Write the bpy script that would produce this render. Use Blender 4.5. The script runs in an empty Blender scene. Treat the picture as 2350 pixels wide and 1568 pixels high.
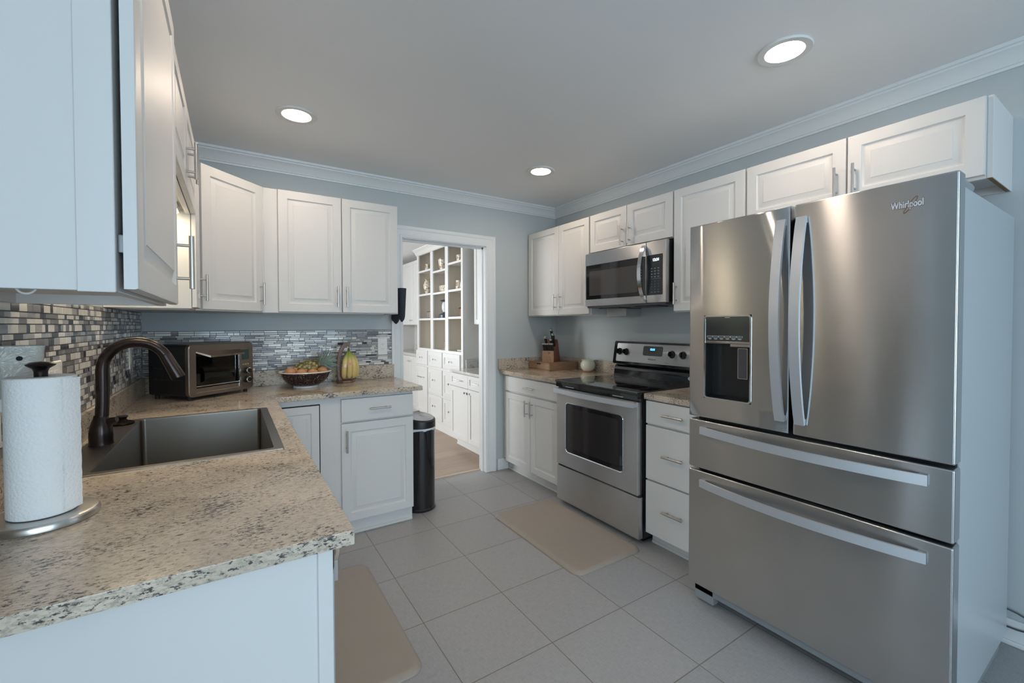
import bpy, bmesh, math, random
from mathutils import Vector, Matrix
R = math.radians
sc = bpy.context.scene
COL = sc.collection
random.seed(7)

# ------------------------------------------------------------------ camera
cam_d = bpy.data.cameras.new('camera')
cam = bpy.data.objects.new('camera', cam_d)
COL.objects.link(cam)
FL, YAW, PIT, ROL = 993.5, R(32.869), R(1.0753), R(-0.1248)
cam_d.sensor_width = 36.0
cam_d.lens = 36.0 * FL / 2350.0
cam_d.shift_y = -19.0 / 2350.0
cam_d.clip_start = 0.02
fw = Vector((math.sin(YAW) * math.cos(PIT), math.cos(YAW) * math.cos(PIT), -math.sin(PIT)))
rt = Vector((math.cos(YAW), -math.sin(YAW), 0))
up = rt.cross(fw)
rt2 = rt * math.cos(ROL) + up * math.sin(ROL)
up2 = -rt * math.sin(ROL) + up * math.cos(ROL)
m = Matrix((rt2, up2, -fw)).transposed().to_4x4()
m.translation = Vector((0, 0, 1.32))
cam.matrix_world = m
sc.camera = cam

# ------------------------------------------------------------------ world, lights, exposure
w = bpy.data.worlds.new('world')
sc.world = w
w.use_nodes = True
w.node_tree.nodes['Background'].inputs[0].default_value = (0.62, 0.80, 1.0, 1)
w.node_tree.nodes['Background'].inputs[1].default_value = 1.2
vs = sc.view_settings
vs.view_transform = 'Standard'
vs.look = 'None'
vs.gamma = 1.0
vs.use_curve_mapping = False
vs.exposure = 0.58


def area(name, loc, rot, sx, sy, power, color, spread=None, shape='RECTANGLE'):
    d = bpy.data.lights.new(name, 'AREA')
    d.shape = shape
    d.size = sx
    if shape == 'RECTANGLE':
        d.size_y = sy
    d.energy = power
    d.color = color
    if spread:
        d.spread = spread
    o = bpy.data.objects.new(name, d)
    o.location = loc
    o.rotation_euler = rot
    COL.objects.link(o)
    return o


DAY = (0.73, 0.885, 1.0)
area('daylight_window_near', (0.4, -3.28, 1.35), (R(90), 0, 0), 3.4, 1.9, 105, DAY)        # outside the rear windows
area('daylight_window_side', (-3.28, -1.2, 1.35), (R(90), 0, R(-90)), 2.4, 1.9, 50, DAY)  # outside the side window
area('daylight_dining', (0.3, 7.85, 1.5), (R(-90), 0, 0), 2.2, 1.7, 55, (0.97, 0.97, 1.0))
area('fill_dining_side', (-1.33, 5.4, 1.45), (R(90), 0, R(-90)), 2.2, 1.7, 112, (1.0, 0.97, 0.93))  # unseen fill added to light the hutch from the front

H_CEIL = 2.45
FL2 = -0.12          # floor of the room beyond the doorway
XL, XR, YB = -0.46, 2.689, 3.366


# ------------------------------------------------------------------ materials
def newmat(name):
    m = bpy.data.materials.new(name)
    m.use_nodes = True
    nt = m.node_tree
    return m, nt, nt.nodes['Principled BSDF']


def pbr(name, col, rough=0.5, metal=0.0, bump=None, var=0.0, vscale=8.0, coat=0.0, spec=None, aniso=0.0, emis=None, trans=0.0):
    m, nt, b = newmat(name)
    N, L = nt.nodes, nt.links
    b.inputs['Base Color'].default_value = (*col, 1)
    b.inputs['Roughness'].default_value = rough
    b.inputs['Metallic'].default_value = metal
    if coat:
        b.inputs['Coat Weight'].default_value = coat
        b.inputs['Coat Roughness'].default_value = 0.05
    if spec is not None:
        b.inputs['Specular IOR Level'].default_value = spec
    if trans:
        b.inputs['Transmission Weight'].default_value = trans
    if emis:
        b.inputs['Emission Color'].default_value = (*emis[0], 1)
        b.inputs['Emission Strength'].default_value = emis[1]
    tc = N.new('ShaderNodeTexCoord')
    if var:
        n = N.new('ShaderNodeTexNoise')
        n.inputs['Scale'].default_value = vscale
        n.inputs['Detail'].default_value = 4
        L.new(tc.outputs['Object'], n.inputs['Vector'])
        mx = N.new('ShaderNodeMix')
        mx.data_type = 'RGBA'
        L.new(n.outputs['Fac'], mx.inputs[0])
        mx.inputs[6].default_value = (*[max(0, c * (1 - var)) for c in col], 1)
        mx.inputs[7].default_value = (*[min(1, c * (1 + var)) for c in col], 1)
        L.new(mx.outputs[2], b.inputs['Base Color'])
    if bump:
        n2 = N.new('ShaderNodeTexNoise')
        n2.inputs['Scale'].default_value = bump[0]
        n2.inputs['Detail'].default_value = 3
        L.new(tc.outputs['Object'], n2.inputs['Vector'])
        bp = N.new('ShaderNodeBump')
        bp.inputs['Strength'].default_value = bump[1]
        bp.inputs['Distance'].default_value = 0.002
        L.new(n2.outputs['Fac'], bp.inputs['Height'])
        L.new(bp.outputs[0], b.inputs['Normal'])
    return m


def steel(name, col=(0.55, 0.55, 0.54), rough=0.3, aniso=0.75, stretch=(1, 1, 1), mottled=0.03):
    """brushed metal: long fine grain, blotchy cloudiness"""
    m, nt, b = newmat(name)
    N, L = nt.nodes, nt.links
    b.inputs['Metallic'].default_value = 1.0
    b.inputs['Anisotropic'].default_value = aniso
    b.inputs['Anisotropic Rotation'].default_value = 0.25
    tg = N.new('ShaderNodeTangent')
    tg.direction_type = 'RADIAL'
    tg.axis = 'Z'
    L.new(tg.outputs[0], b.inputs['Tangent'])
    tc = N.new('ShaderNodeTexCoord')
    mp = N.new('ShaderNodeMapping')
    mp.inputs['Scale'].default_value = stretch
    L.new(tc.outputs['Object'], mp.inputs[0])
    n = N.new('ShaderNodeTexNoise')
    n.inputs['Scale'].default_value = 60
    n.inputs['Detail'].default_value = 5
    L.new(mp.outputs[0], n.inputs['Vector'])
    n2 = N.new('ShaderNodeTexNoise')
    n2.inputs['Scale'].default_value = 6
    n2.inputs['Detail'].default_value = 1.5
    L.new(tc.outputs['Object'], n2.inputs['Vector'])
    ad = N.new('ShaderNodeMath')
    ad.operation = 'MULTIPLY_ADD'
    ad.inputs[1].default_value = 0.12
    L.new(n.outputs['Fac'], ad.inputs[0])
    L.new(n2.outputs['Fac'], ad.inputs[2])
    mr = N.new('ShaderNodeMapRange')
    mr.inputs[1].default_value = 0.3
    mr.inputs[2].default_value = 0.85
    mr.inputs[3].default_value = rough * (1 - mottled)
    mr.inputs[4].default_value = rough * (1 + mottled)
    L.new(ad.outputs[0], mr.inputs[0])
    L.new(mr.outputs[0], b.inputs['Roughness'])
    mx = N.new('ShaderNodeMix')
    mx.data_type = 'RGBA'
    L.new(mr.outputs[0], mx.inputs[0])
    mr2 = N.new('ShaderNodeMapRange')
    mr2.inputs[1].default_value = 0.3
    mr2.inputs[2].default_value = 0.85
    L.new(ad.outputs[0], mr2.inputs[0])
    L.new(mr2.outputs[0], mx.inputs[0])
    mx.inputs[6].default_value = (*[c * 0.96 for c in col], 1)
    mx.inputs[7].default_value = (*[min(1, c * 1.04) for c in col], 1)
    L.new(mx.outputs[2], b.inputs['Base Color'])
    bp = N.new('ShaderNodeBump')
    bp.inputs['Strength'].default_value = 0.35
    bp.inputs['Distance'].default_value = 0.004
    n3 = N.new('ShaderNodeTexNoise')
    n3.inputs['Scale'].default_value = 2.2
    n3.inputs['Detail'].default_value = 1
    L.new(tc.outputs['Object'], n3.inputs['Vector'])
    L.new(n3.outputs['Fac'], bp.inputs['Height'])
    return m


def granite(name, base, dark, stretch=(1, 2.0, 2.0), scale=72.0, spots=True):
    m, nt, b = newmat(name)
    N, L = nt.nodes, nt.links
    b.inputs['Roughness'].default_value = 0.11
    b.inputs['Specular IOR Level'].default_value = 0.28
    tc = N.new('ShaderNodeTexCoord')
    mp = N.new('ShaderNodeMapping')
    mp.inputs['Scale'].default_value = stretch
    L.new(tc.outputs['Object'], mp.inputs[0])

    def noise(sc_, det, vec=mp.outputs[0], rough=0.6):
        n = N.new('ShaderNodeTexNoise')
        n.inputs['Scale'].default_value = sc_
        n.inputs['Detail'].default_value = det
        n.inputs['Roughness'].default_value = rough
        L.new(vec, n.inputs['Vector'])
        return n

    def ramp(src, stops):
        r = N.new('ShaderNodeValToRGB')
        el = r.color_ramp.elements
        while len(el) < len(stops):
            el.new(0.5)
        for e, (p, c) in zip(el, stops):
            e.position = p
            e.color = (*c, 1)
        L.new(src, r.inputs[0])
        return r

    def mix(fac, a, c):
        x = N.new('ShaderNodeMix')
        x.data_type = 'RGBA'
        L.new(fac, x.inputs[0])
        for i, v in ((6, a), (7, c)):
            if isinstance(v, tuple):
                x.inputs[i].default_value = (*v, 1)
            else:
                L.new(v, x.inputs[i])
        return x.outputs[2]
    big = noise(6, 4, tc.outputs['Object'])
    c0 = ramp(big.outputs['Fac'], [(0.35, tuple(x * 0.88 for x in base)), (0.65, tuple(min(1, x * 1.1) for x in base))])
    mid = noise(scale * 1.3, 5, rough=0.7)
    f1 = ramp(mid.outputs['Fac'], [(0.45, (0, 0, 0)), (0.62, (1, 1, 1))])
    grey = tuple(x * 0.66 for x in base)
    c1 = mix(f1.outputs[0], c0.outputs[0], grey)
    fine = noise(scale * 1.15, 6, rough=0.72)
    dens = noise(9, 2, tc.outputs['Object'])
    addn = N.new('ShaderNodeMath')
    addn.operation = 'MULTIPLY_ADD'
    L.new(dens.outputs['Fac'], addn.inputs[0])
    addn.inputs[1].default_value = 0.35
    L.new(fine.outputs['Fac'], addn.inputs[2])
    f2 = ramp(addn.outputs[0], [(0.728, (0, 0, 0)), (0.768, (1, 1, 1))])
    c2 = mix(f2.outputs[0], c1, dark)
    if spots:
        v = N.new('ShaderNodeTexVoronoi')
        v.inputs['Scale'].default_value = 13
        L.new(mp.outputs[0], v.inputs['Vector'])
        f3 = ramp(v.outputs['Distance'], [(0.05, (1, 1, 1)), (0.10, (0, 0, 0))])
        c2 = mix(f3.outputs[0], c2, (0.07, 0.03, 0.035))
    L.new(c2, b.inputs['Base Color'])
    return m


M = {}
M['white'] = pbr('white cabinet finish', (0.67, 0.665, 0.65), 0.45, bump=(90, 0.04), spec=0.3)
M['cream'] = pbr('cream melamine', (0.78, 0.75, 0.66), 0.4, bump=(90, 0.04))
M['trim'] = pbr('white trim paint', (0.76, 0.785, 0.79), 0.4, bump=(40, 0.05))
M['wall'] = pbr('blue grey wall paint', (0.50, 0.548, 0.560), 0.75, bump=(220, 0.12), var=0.02)
M['wall2'] = pbr('warm grey wall paint', (0.62, 0.61, 0.59), 0.75, bump=(220, 0.1), var=0.02)
M['ceil'] = pbr('ceiling paint', (0.86, 0.86, 0.86), 0.6, bump=(180, 0.08), var=0.02, vscale=2)
M['white2'] = pbr('off white shaker finish', (0.70, 0.69, 0.67), 0.3, bump=(90, 0.03))
M['steel'] = steel('brushed stainless steel', (0.57, 0.57, 0.57), 0.21, 1.0, (0.5, 0.5, 9))
M['steel_range'] = steel('brushed stainless steel fine', (0.60, 0.60, 0.605), 0.36, 0.9, (0.6, 0.6, 30))
M['steel_handle'] = pbr('satin steel handle', (0.60, 0.62, 0.65), 0.42, 0.7)
M['nickel'] = pbr('brushed nickel', (0.56, 0.54, 0.51), 0.3, 1.0)
M['chrome'] = pbr('polished chrome', (0.75, 0.76, 0.78), 0.1, 1.0)
M['sink'] = steel('sink steel', (0.24, 0.225, 0.205), 0.38, 0.5, (30, 0.8, 0.8))
M['bronze'] = pbr('oil rubbed bronze', (0.045, 0.036, 0.034), 0.26, 0.85, var=0.2, vscale=30)
M['black'] = pbr('black plastic', (0.012, 0.012, 0.013), 0.35)
M['blackgloss'] = pbr('black gloss enamel', (0.010, 0.010, 0.012), 0.08, coat=0.5)
M['blackglass'] = pbr('black glass', (0.012, 0.012, 0.014), 0.04, spec=0.8)
M['darkgrey'] = pbr('dark grey plastic', (0.06, 0.06, 0.065), 0.4)
M['gap'] = pbr('painted gap shade', (0.01, 0.01, 0.01), 0.9)  # near-black colour standing for the shade in gaps and holes
M['fridge_side'] = pbr('grey textured enamel', (0.42, 0.45, 0.465), 0.32, bump=(350, 0.15))
M['greyplastic'] = pbr('grey plastic', (0.25, 0.27, 0.28), 0.45)
M['granite'] = granite('speckled granite', (0.60, 0.515, 0.415), (0.085, 0.07, 0.07))
M['granite_pale'] = granite('pale speckled granite', (0.66, 0.64, 0.61), (0.30, 0.29, 0.28), spots=False)
M['wood_box'] = None
M['paper'] = None
M['mat'] = pbr('taupe cushioned vinyl', (0.33, 0.285, 0.24), 0.42, bump=(260, 0.25), var=0.03)
M['lamp'] = pbr('lamp diffuser', (1, 1, 1), 0.5, emis=((1.0, 0.81, 0.64), 68))
M['ceramic'] = pbr('grey glazed ceramic', (0.52, 0.51, 0.46), 0.25, var=0.12, vscale=40)
M['crock'] = pbr('cream stoneware glaze', (0.72, 0.71, 0.58), 0.22, var=0.04, vscale=12)
M['cork'] = pbr('reddish wood coaster', (0.33, 0.15, 0.08), 0.6, var=0.2, vscale=60)
M['plastic_white'] = pbr('white plastic', (0.78, 0.78, 0.75), 0.35)
M['orange'] = pbr('orange peel', (0.56, 0.27, 0.12), 0.42, bump=(160, 0.35), var=0.12, vscale=14)
M['leaf'] = pbr('pineapple leaf', (0.30, 0.40, 0.36), 0.5, var=0.3, vscale=30)
M['quilt'] = pbr('navy quilted cloth', (0.030, 0.036, 0.048), 0.9, bump=(300, 0.5), var=0.2, vscale=60)
M['quilt_in'] = pbr('grey lining cloth', (0.55, 0.54, 0.52), 0.9)
M['bag'] = pbr('pale plastic bag', (0.72, 0.76, 0.80), 0.25, bump=(60, 0.5))
M['copper'] = pbr('dull copper', (0.30, 0.15, 0.09), 0.4, 0.6)
M['oven_int'] = pbr('dark oven cavity', (0.34, 0.31, 0.25), 0.35, 0.5)
M['toast_steel'] = steel('warm brushed steel', (0.36, 0.31, 0.27), 0.28, 0.5, (0.6, 0.6, 30))
M['grout'] = pbr('dark grout', (0.17, 0.17, 0.175), 0.9)
M['ring'] = pbr('white light trim', (0.74, 0.74, 0.72), 0.35)
M['led_white'] = pbr('white led digits', (0.1, 0.1, 0.1), 0.5, emis=((0.85, 1, 1), 2.2))
M['led_blue'] = pbr('blue led digits', (0.02, 0.05, 0.1), 0.5, emis=((0.08, 0.42, 1.0), 3.0))
M['print_grey'] = pbr('grey printed legend', (0.32, 0.36, 0.38), 0.5)
M['print_dark'] = pbr('dark printed legend', (0.10, 0.10, 0.11), 0.4)
M['rawwood'] = pbr('raw particle board', (0.22, 0.14, 0.07), 0.9, var=0.5, vscale=120)
M['rubber'] = pbr('black rubber', (0.015, 0.015, 0.015), 0.7)
M['globe'] = pbr('frosted pale glass globe', (0.75, 0.78, 0.82), 0.15)


M['task'] = pbr('task light diffuser', (1, 1, 1), .5, emis=((1.0, .82, .56), 17))


def mat_glass(name, tint=(0.55, 0.5, 0.45), alpha=0.25):
    m, nt, b = newmat(name)
    N, L = nt.nodes, nt.links
    out = nt.nodes['Material Output']
    g = N.new('ShaderNodeBsdfGlossy')
    g.inputs['Roughness'].default_value = 0.03
    t = N.new('ShaderNodeBsdfTransparent')
    t.inputs[0].default_value = (*tint, 1)
    fr = N.new('ShaderNodeFresnel')
    fr.inputs[0].default_value = 1.6
    mx = N.new('ShaderNodeMixShader')
    L.new(fr.outputs[0], mx.inputs[0])
    L.new(t.outputs[0], mx.inputs[1])
    L.new(g.outputs[0], mx.inputs[2])
    L.new(mx.outputs[0], out.inputs[0])
    return m


M['glass_tint'] = mat_glass('tinted oven glass', (0.33, 0.29, 0.24))
M['glass_clear'] = mat_glass('window glass', (0.95, 0.97, 0.98))


def mat_wood(name, c1, c2, stretch=(2, 18, 18), rough=0.4):
    m, nt, b = newmat(name)
    N, L = nt.nodes, nt.links
    b.inputs['Roughness'].default_value = rough
    tc = N.new('ShaderNodeTexCoord')
    mp = N.new('ShaderNodeMapping')
    mp.inputs['Scale'].default_value = stretch
    L.new(tc.outputs['Object'], mp.inputs[0])
    n = N.new('ShaderNodeTexNoise')
    n.inputs['Scale'].default_value = 6
    n.inputs['Detail'].default_value = 6
    L.new(mp.outputs[0], n.inputs['Vector'])
    r = N.new('ShaderNodeValToRGB')
    r.color_ramp.elements[0].position = 0.3
    r.color_ramp.elements[1].position = 0.7
    r.color_ramp.elements[0].color = (*c1, 1)
    r.color_ramp.elements[1].color = (*c2, 1)
    L.new(n.outputs['Fac'], r.inputs[0])
    L.new(r.outputs[0], b.inputs['Base Color'])
    return m


M['bamboo'] = mat_wood('bamboo wood', (0.22, 0.125, 0.07), (0.33, 0.20, 0.12))
M['redwood'] = mat_wood('stained block wood', (0.16, 0.055, 0.03), (0.24, 0.085, 0.045), (18, 18, 2))
M['hangerwood'] = mat_wood('walnut wood', (0.12, 0.06, 0.035), (0.22, 0.12, 0.07), (8, 8, 3))


def mat_floor():
    m, nt, b = newmat('grey linen floor tile')
    N, L = nt.nodes, nt.links
    tc = N.new('ShaderNodeTexCoord')
    mp = N.new('ShaderNodeMapping')
    mp.inputs['Location'].default_value = (-0.697 + 0.4045 * 20, -1.401 + 0.4045 * 20, 0)
    L.new(tc.outputs['Object'], mp.inputs[0])
    br = N.new('ShaderNodeTexBrick')
    br.offset = 0
    br.inputs['Scale'].default_value = 1.0
    br.inputs['Brick Width'].default_value = 0.4045
    br.inputs['Row Height'].default_value = 0.4045
    br.inputs['Mortar Size'].default_value = 0.0022
    br.inputs['Mortar Smooth'].default_value = 0.2
    br.inputs['Color1'].default_value = (0.335, 0.335, 0.338, 1)
    br.inputs['Color2'].default_value = (0.355, 0.354, 0.354, 1)
    br.inputs['Mortar'].default_value = (0.20, 0.175, 0.15, 1)
    L.new(mp.outputs[0], br.inputs['Vector'])
    mp2 = N.new('ShaderNodeMapping')
    mp2.inputs['Scale'].default_value = (30, 260, 1)
    L.new(tc.outputs['Object'], mp2.inputs[0])
    n = N.new('ShaderNodeTexNoise')
    n.inputs['Scale'].default_value = 1
    n.inputs['Detail'].default_value = 4
    L.new(mp2.outputs[0], n.inputs['Vector'])
    mp3 = N.new('ShaderNodeMapping')
    mp3.inputs['Scale'].default_value = (260, 30, 1)
    L.new(tc.outputs['Object'], mp3.inputs[0])
    n3 = N.new('ShaderNodeTexNoise')
    n3.inputs['Scale'].default_value = 1
    L.new(mp3.outputs[0], n3.inputs['Vector'])
    ad = N.new('ShaderNodeMath')
    ad.operation = 'ADD'
    L.new(n.outputs['Fac'], ad.inputs[0])
    L.new(n3.outputs['Fac'], ad.inputs[1])
    mr = N.new('ShaderNodeMapRange')
    mr.inputs[1].default_value = 0.7
    mr.inputs[2].default_value = 1.3
    mr.inputs[3].default_value = 0.90
    mr.inputs[4].default_value = 1.10
    L.new(ad.outputs[0], mr.inputs[0])
    mu = N.new('ShaderNodeVectorMath')
    mu.operation = 'SCALE'
    L.new(br.outputs['Color'], mu.inputs[0])
    L.new(mr.outputs[0], mu.inputs['Scale'])
    L.new(mu.outputs[0], b.inputs['Base Color'])
    b.inputs['Roughness'].default_value = 0.42
    b.inputs['Specular IOR Level'].default_value = 0.35
    inv = N.new('ShaderNodeMath')
    inv.operation = 'SUBTRACT'
    inv.inputs[0].default_value = 1
    L.new(br.outputs['Fac'], inv.inputs[1])
    bp = N.new('ShaderNodeBump')
    bp.inputs['Strength'].default_value = 0.6
    bp.inputs['Distance'].default_value = 0.002
    L.new(inv.outputs[0], bp.inputs['Height'])
    L.new(bp.outputs[0], b.inputs['Normal'])
    return m


def mat_planks():
    m, nt, b = newmat('light oak planks')
    N, L = nt.nodes, nt.links
    tc = N.new('ShaderNodeTexCoord')
    mp = N.new('ShaderNodeMapping')
    mp.inputs['Location'].default_value = (10.3, 10.05, 0)
    L.new(tc.outputs['Object'], mp.inputs[0])
    br = N.new('ShaderNodeTexBrick')
    br.offset = 0.37
    br.inputs['Scale'].default_value = 1.0
    br.inputs['Brick Width'].default_value = 1.2
    br.inputs['Row Height'].default_value = 0.18
    br.inputs['Mortar Size'].default_value = 0.001
    br.inputs['Color1'].default_value = (0.42, 0.31, 0.235, 1)
    br.inputs['Color2'].default_value = (0.33, 0.235, 0.175, 1)
    br.inputs['Mortar'].default_value = (0.22, 0.16, 0.12, 1)
    L.new(mp.outputs[0], br.inputs['Vector'])
    mp2 = N.new('ShaderNodeMapping')
    mp2.inputs['Scale'].default_value = (3, 40, 1)
    L.new(tc.outputs['Object'], mp2.inputs[0])
    n = N.new('ShaderNodeTexNoise')
    n.inputs['Scale'].default_value = 1
    n.inputs['Detail'].default_value = 5
    L.new(mp2.outputs[0], n.inputs['Vector'])
    mr = N.new('ShaderNodeMapRange')
    mr.inputs[3].default_value = 0.75
    mr.inputs[4].default_value = 1.25
    L.new(n.outputs['Fac'], mr.inputs[0])
    mu = N.new('ShaderNodeVectorMath')
    mu.operation = 'SCALE'
    L.new(br.outputs['Color'], mu.inputs[0])
    L.new(mr.outputs[0], mu.inputs['Scale'])
    L.new(mu.outputs[0], b.inputs['Base Color'])
    b.inputs['Roughness'].default_value = 0.4
    return m


def mat_paper():
    m, nt, b = newmat('embossed paper')
    N, L = nt.nodes, nt.links
    b.inputs['Base Color'].default_value = (0.83, 0.83, 0.82, 1)
    b.inputs['Roughness'].default_value = 0.9
    tc = N.new('ShaderNodeTexCoord')
    v = N.new('ShaderNodeTexVoronoi')
    v.inputs['Scale'].default_value = 190
    L.new(tc.outputs['Object'], v.inputs['Vector'])
    bp = N.new('ShaderNodeBump')
    bp.inputs['Strength'].default_value = 0.6
    bp.inputs['Distance'].default_value = 0.0015
    bp.invert = True
    L.new(v.outputs['Distance'], bp.inputs['Height'])
    L.new(bp.outputs[0], b.inputs['Normal'])
    return m


def mat_tile(name, col, rough, streak=0.0):
    m, nt, b = newmat(name)
    N, L = nt.nodes, nt.links
    b.inputs['Roughness'].default_value = rough
    tc = N.new('ShaderNodeTexCoord')
    mp = N.new('ShaderNodeMapping')
    mp.inputs['Scale'].default_value = (12, 12, 70)
    L.new(tc.outputs['Object'], mp.inputs[0])
    n = N.new('ShaderNodeTexNoise')
    n.inputs['Scale'].default_value = 1
    n.inputs['Detail'].default_value = 4
    L.new(mp.outputs[0], n.inputs['Vector'])
    mx = N.new('ShaderNodeMix')
    mx.data_type = 'RGBA'
    L.new(n.outputs['Fac'], mx.inputs[0])
    mx.inputs[6].default_value = (*[c * (1 - streak) for c in col], 1)
    mx.inputs[7].default_value = (*[min(1, c * (1 + streak)) for c in col], 1)
    L.new(mx.outputs[2], b.inputs['Base Color'])
    return m


def mat_speckle(name, base, dots, scale, thr):
    m, nt, b = newmat(name)
    N, L = nt.nodes, nt.links
    tc = N.new('ShaderNodeTexCoord')
    n = N.new('ShaderNodeTexNoise')
    n.inputs['Scale'].default_value = scale
    n.inputs['Detail'].default_value = 2
    L.new(tc.outputs['Object'], n.inputs['Vector'])
    r = N.new('ShaderNodeValToRGB')
    r.color_ramp.elements[0].position = thr
    r.color_ramp.elements[1].position = thr + 0.03
    r.color_ramp.elements[0].color = (*base, 1)
    r.color_ramp.elements[1].color = (*dots, 1)
    L.new(n.outputs['Fac'], r.inputs[0])
    L.new(r.outputs[0], b.inputs['Base Color'])
    b.inputs['Roughness'].default_value = 0.15
    return m


def mat_banana():
    m, nt, b = newmat('banana skin')
    N, L = nt.nodes, nt.links
    tc = N.new('ShaderNodeTexCoord')
    sp = N.new('ShaderNodeSeparateXYZ')
    L.new(tc.outputs['Object'], sp.inputs[0])
    r = N.new('ShaderNodeValToRGB')
    e = r.color_ramp.elements
    e[0].position = 0.02
    e[0].color = (0.05, 0.035, 0.02, 1)
    e[1].position = 0.07
    e[1].color = (0.64, 0.48, 0.19, 1)
    for p, c in ((0.62, (0.66, 0.51, 0.20, 1)), (0.85, (0.38, 0.42, 0.09, 1)), (1.0, (0.18, 0.17, 0.06, 1))):
        x = e.new(p)
        x.color = c
    mr = N.new('ShaderNodeMapRange')
    mr.inputs[1].default_value = 0.020
    mr.inputs[2].default_value = 0.235
    L.new(sp.outputs[2], mr.inputs[0])
    L.new(mr.outputs[0], r.inputs[0])
    L.new(r.outputs[0], b.inputs['Base Color'])
    b.inputs['Roughness'].default_value = 0.5
    return m


M['floor'] = mat_floor()
M['planks'] = mat_planks()
M['paper'] = mat_paper()
M['t_white'] = mat_tile('white glass tile', (0.76, 0.74, 0.69), 0.12, 0.03)
M['t_pale'] = mat_tile('pale grey tile', (0.42, 0.41, 0.40), 0.2, 0.18)
M['t_grey'] = mat_tile('mid grey tile', (0.22, 0.215, 0.215), 0.18, 0.3)
M['t_dark'] = mat_tile('dark slate tile', (0.065, 0.065, 0.07), 0.12, 0.3)
M['t_silver'] = mat_tile('silver glass tile', (0.33, 0.34, 0.36), 0.08, 0.4)
M['bowl'] = mat_speckle('dark speckled glaze', (0.018, 0.008, 0.010), (0.42, 0.30, 0.30), 150, 0.63)
M['rim'] = pbr('white glaze', (0.72, 0.72, 0.69), 0.2)
M['pine'] = mat_speckle('pineapple rind', (0.13, 0.10, 0.04), (0.42, 0.31, 0.14), 55, 0.5)
M['pottery'] = mat_speckle('brown flowered cream glaze', (0.66, 0.61, 0.50), (0.30, 0.17, 0.10), 42, 0.56)
M['banana'] = mat_banana()
M['stem'] = pbr('banana stem', (0.14, 0.13, 0.06), 0.6)


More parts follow.
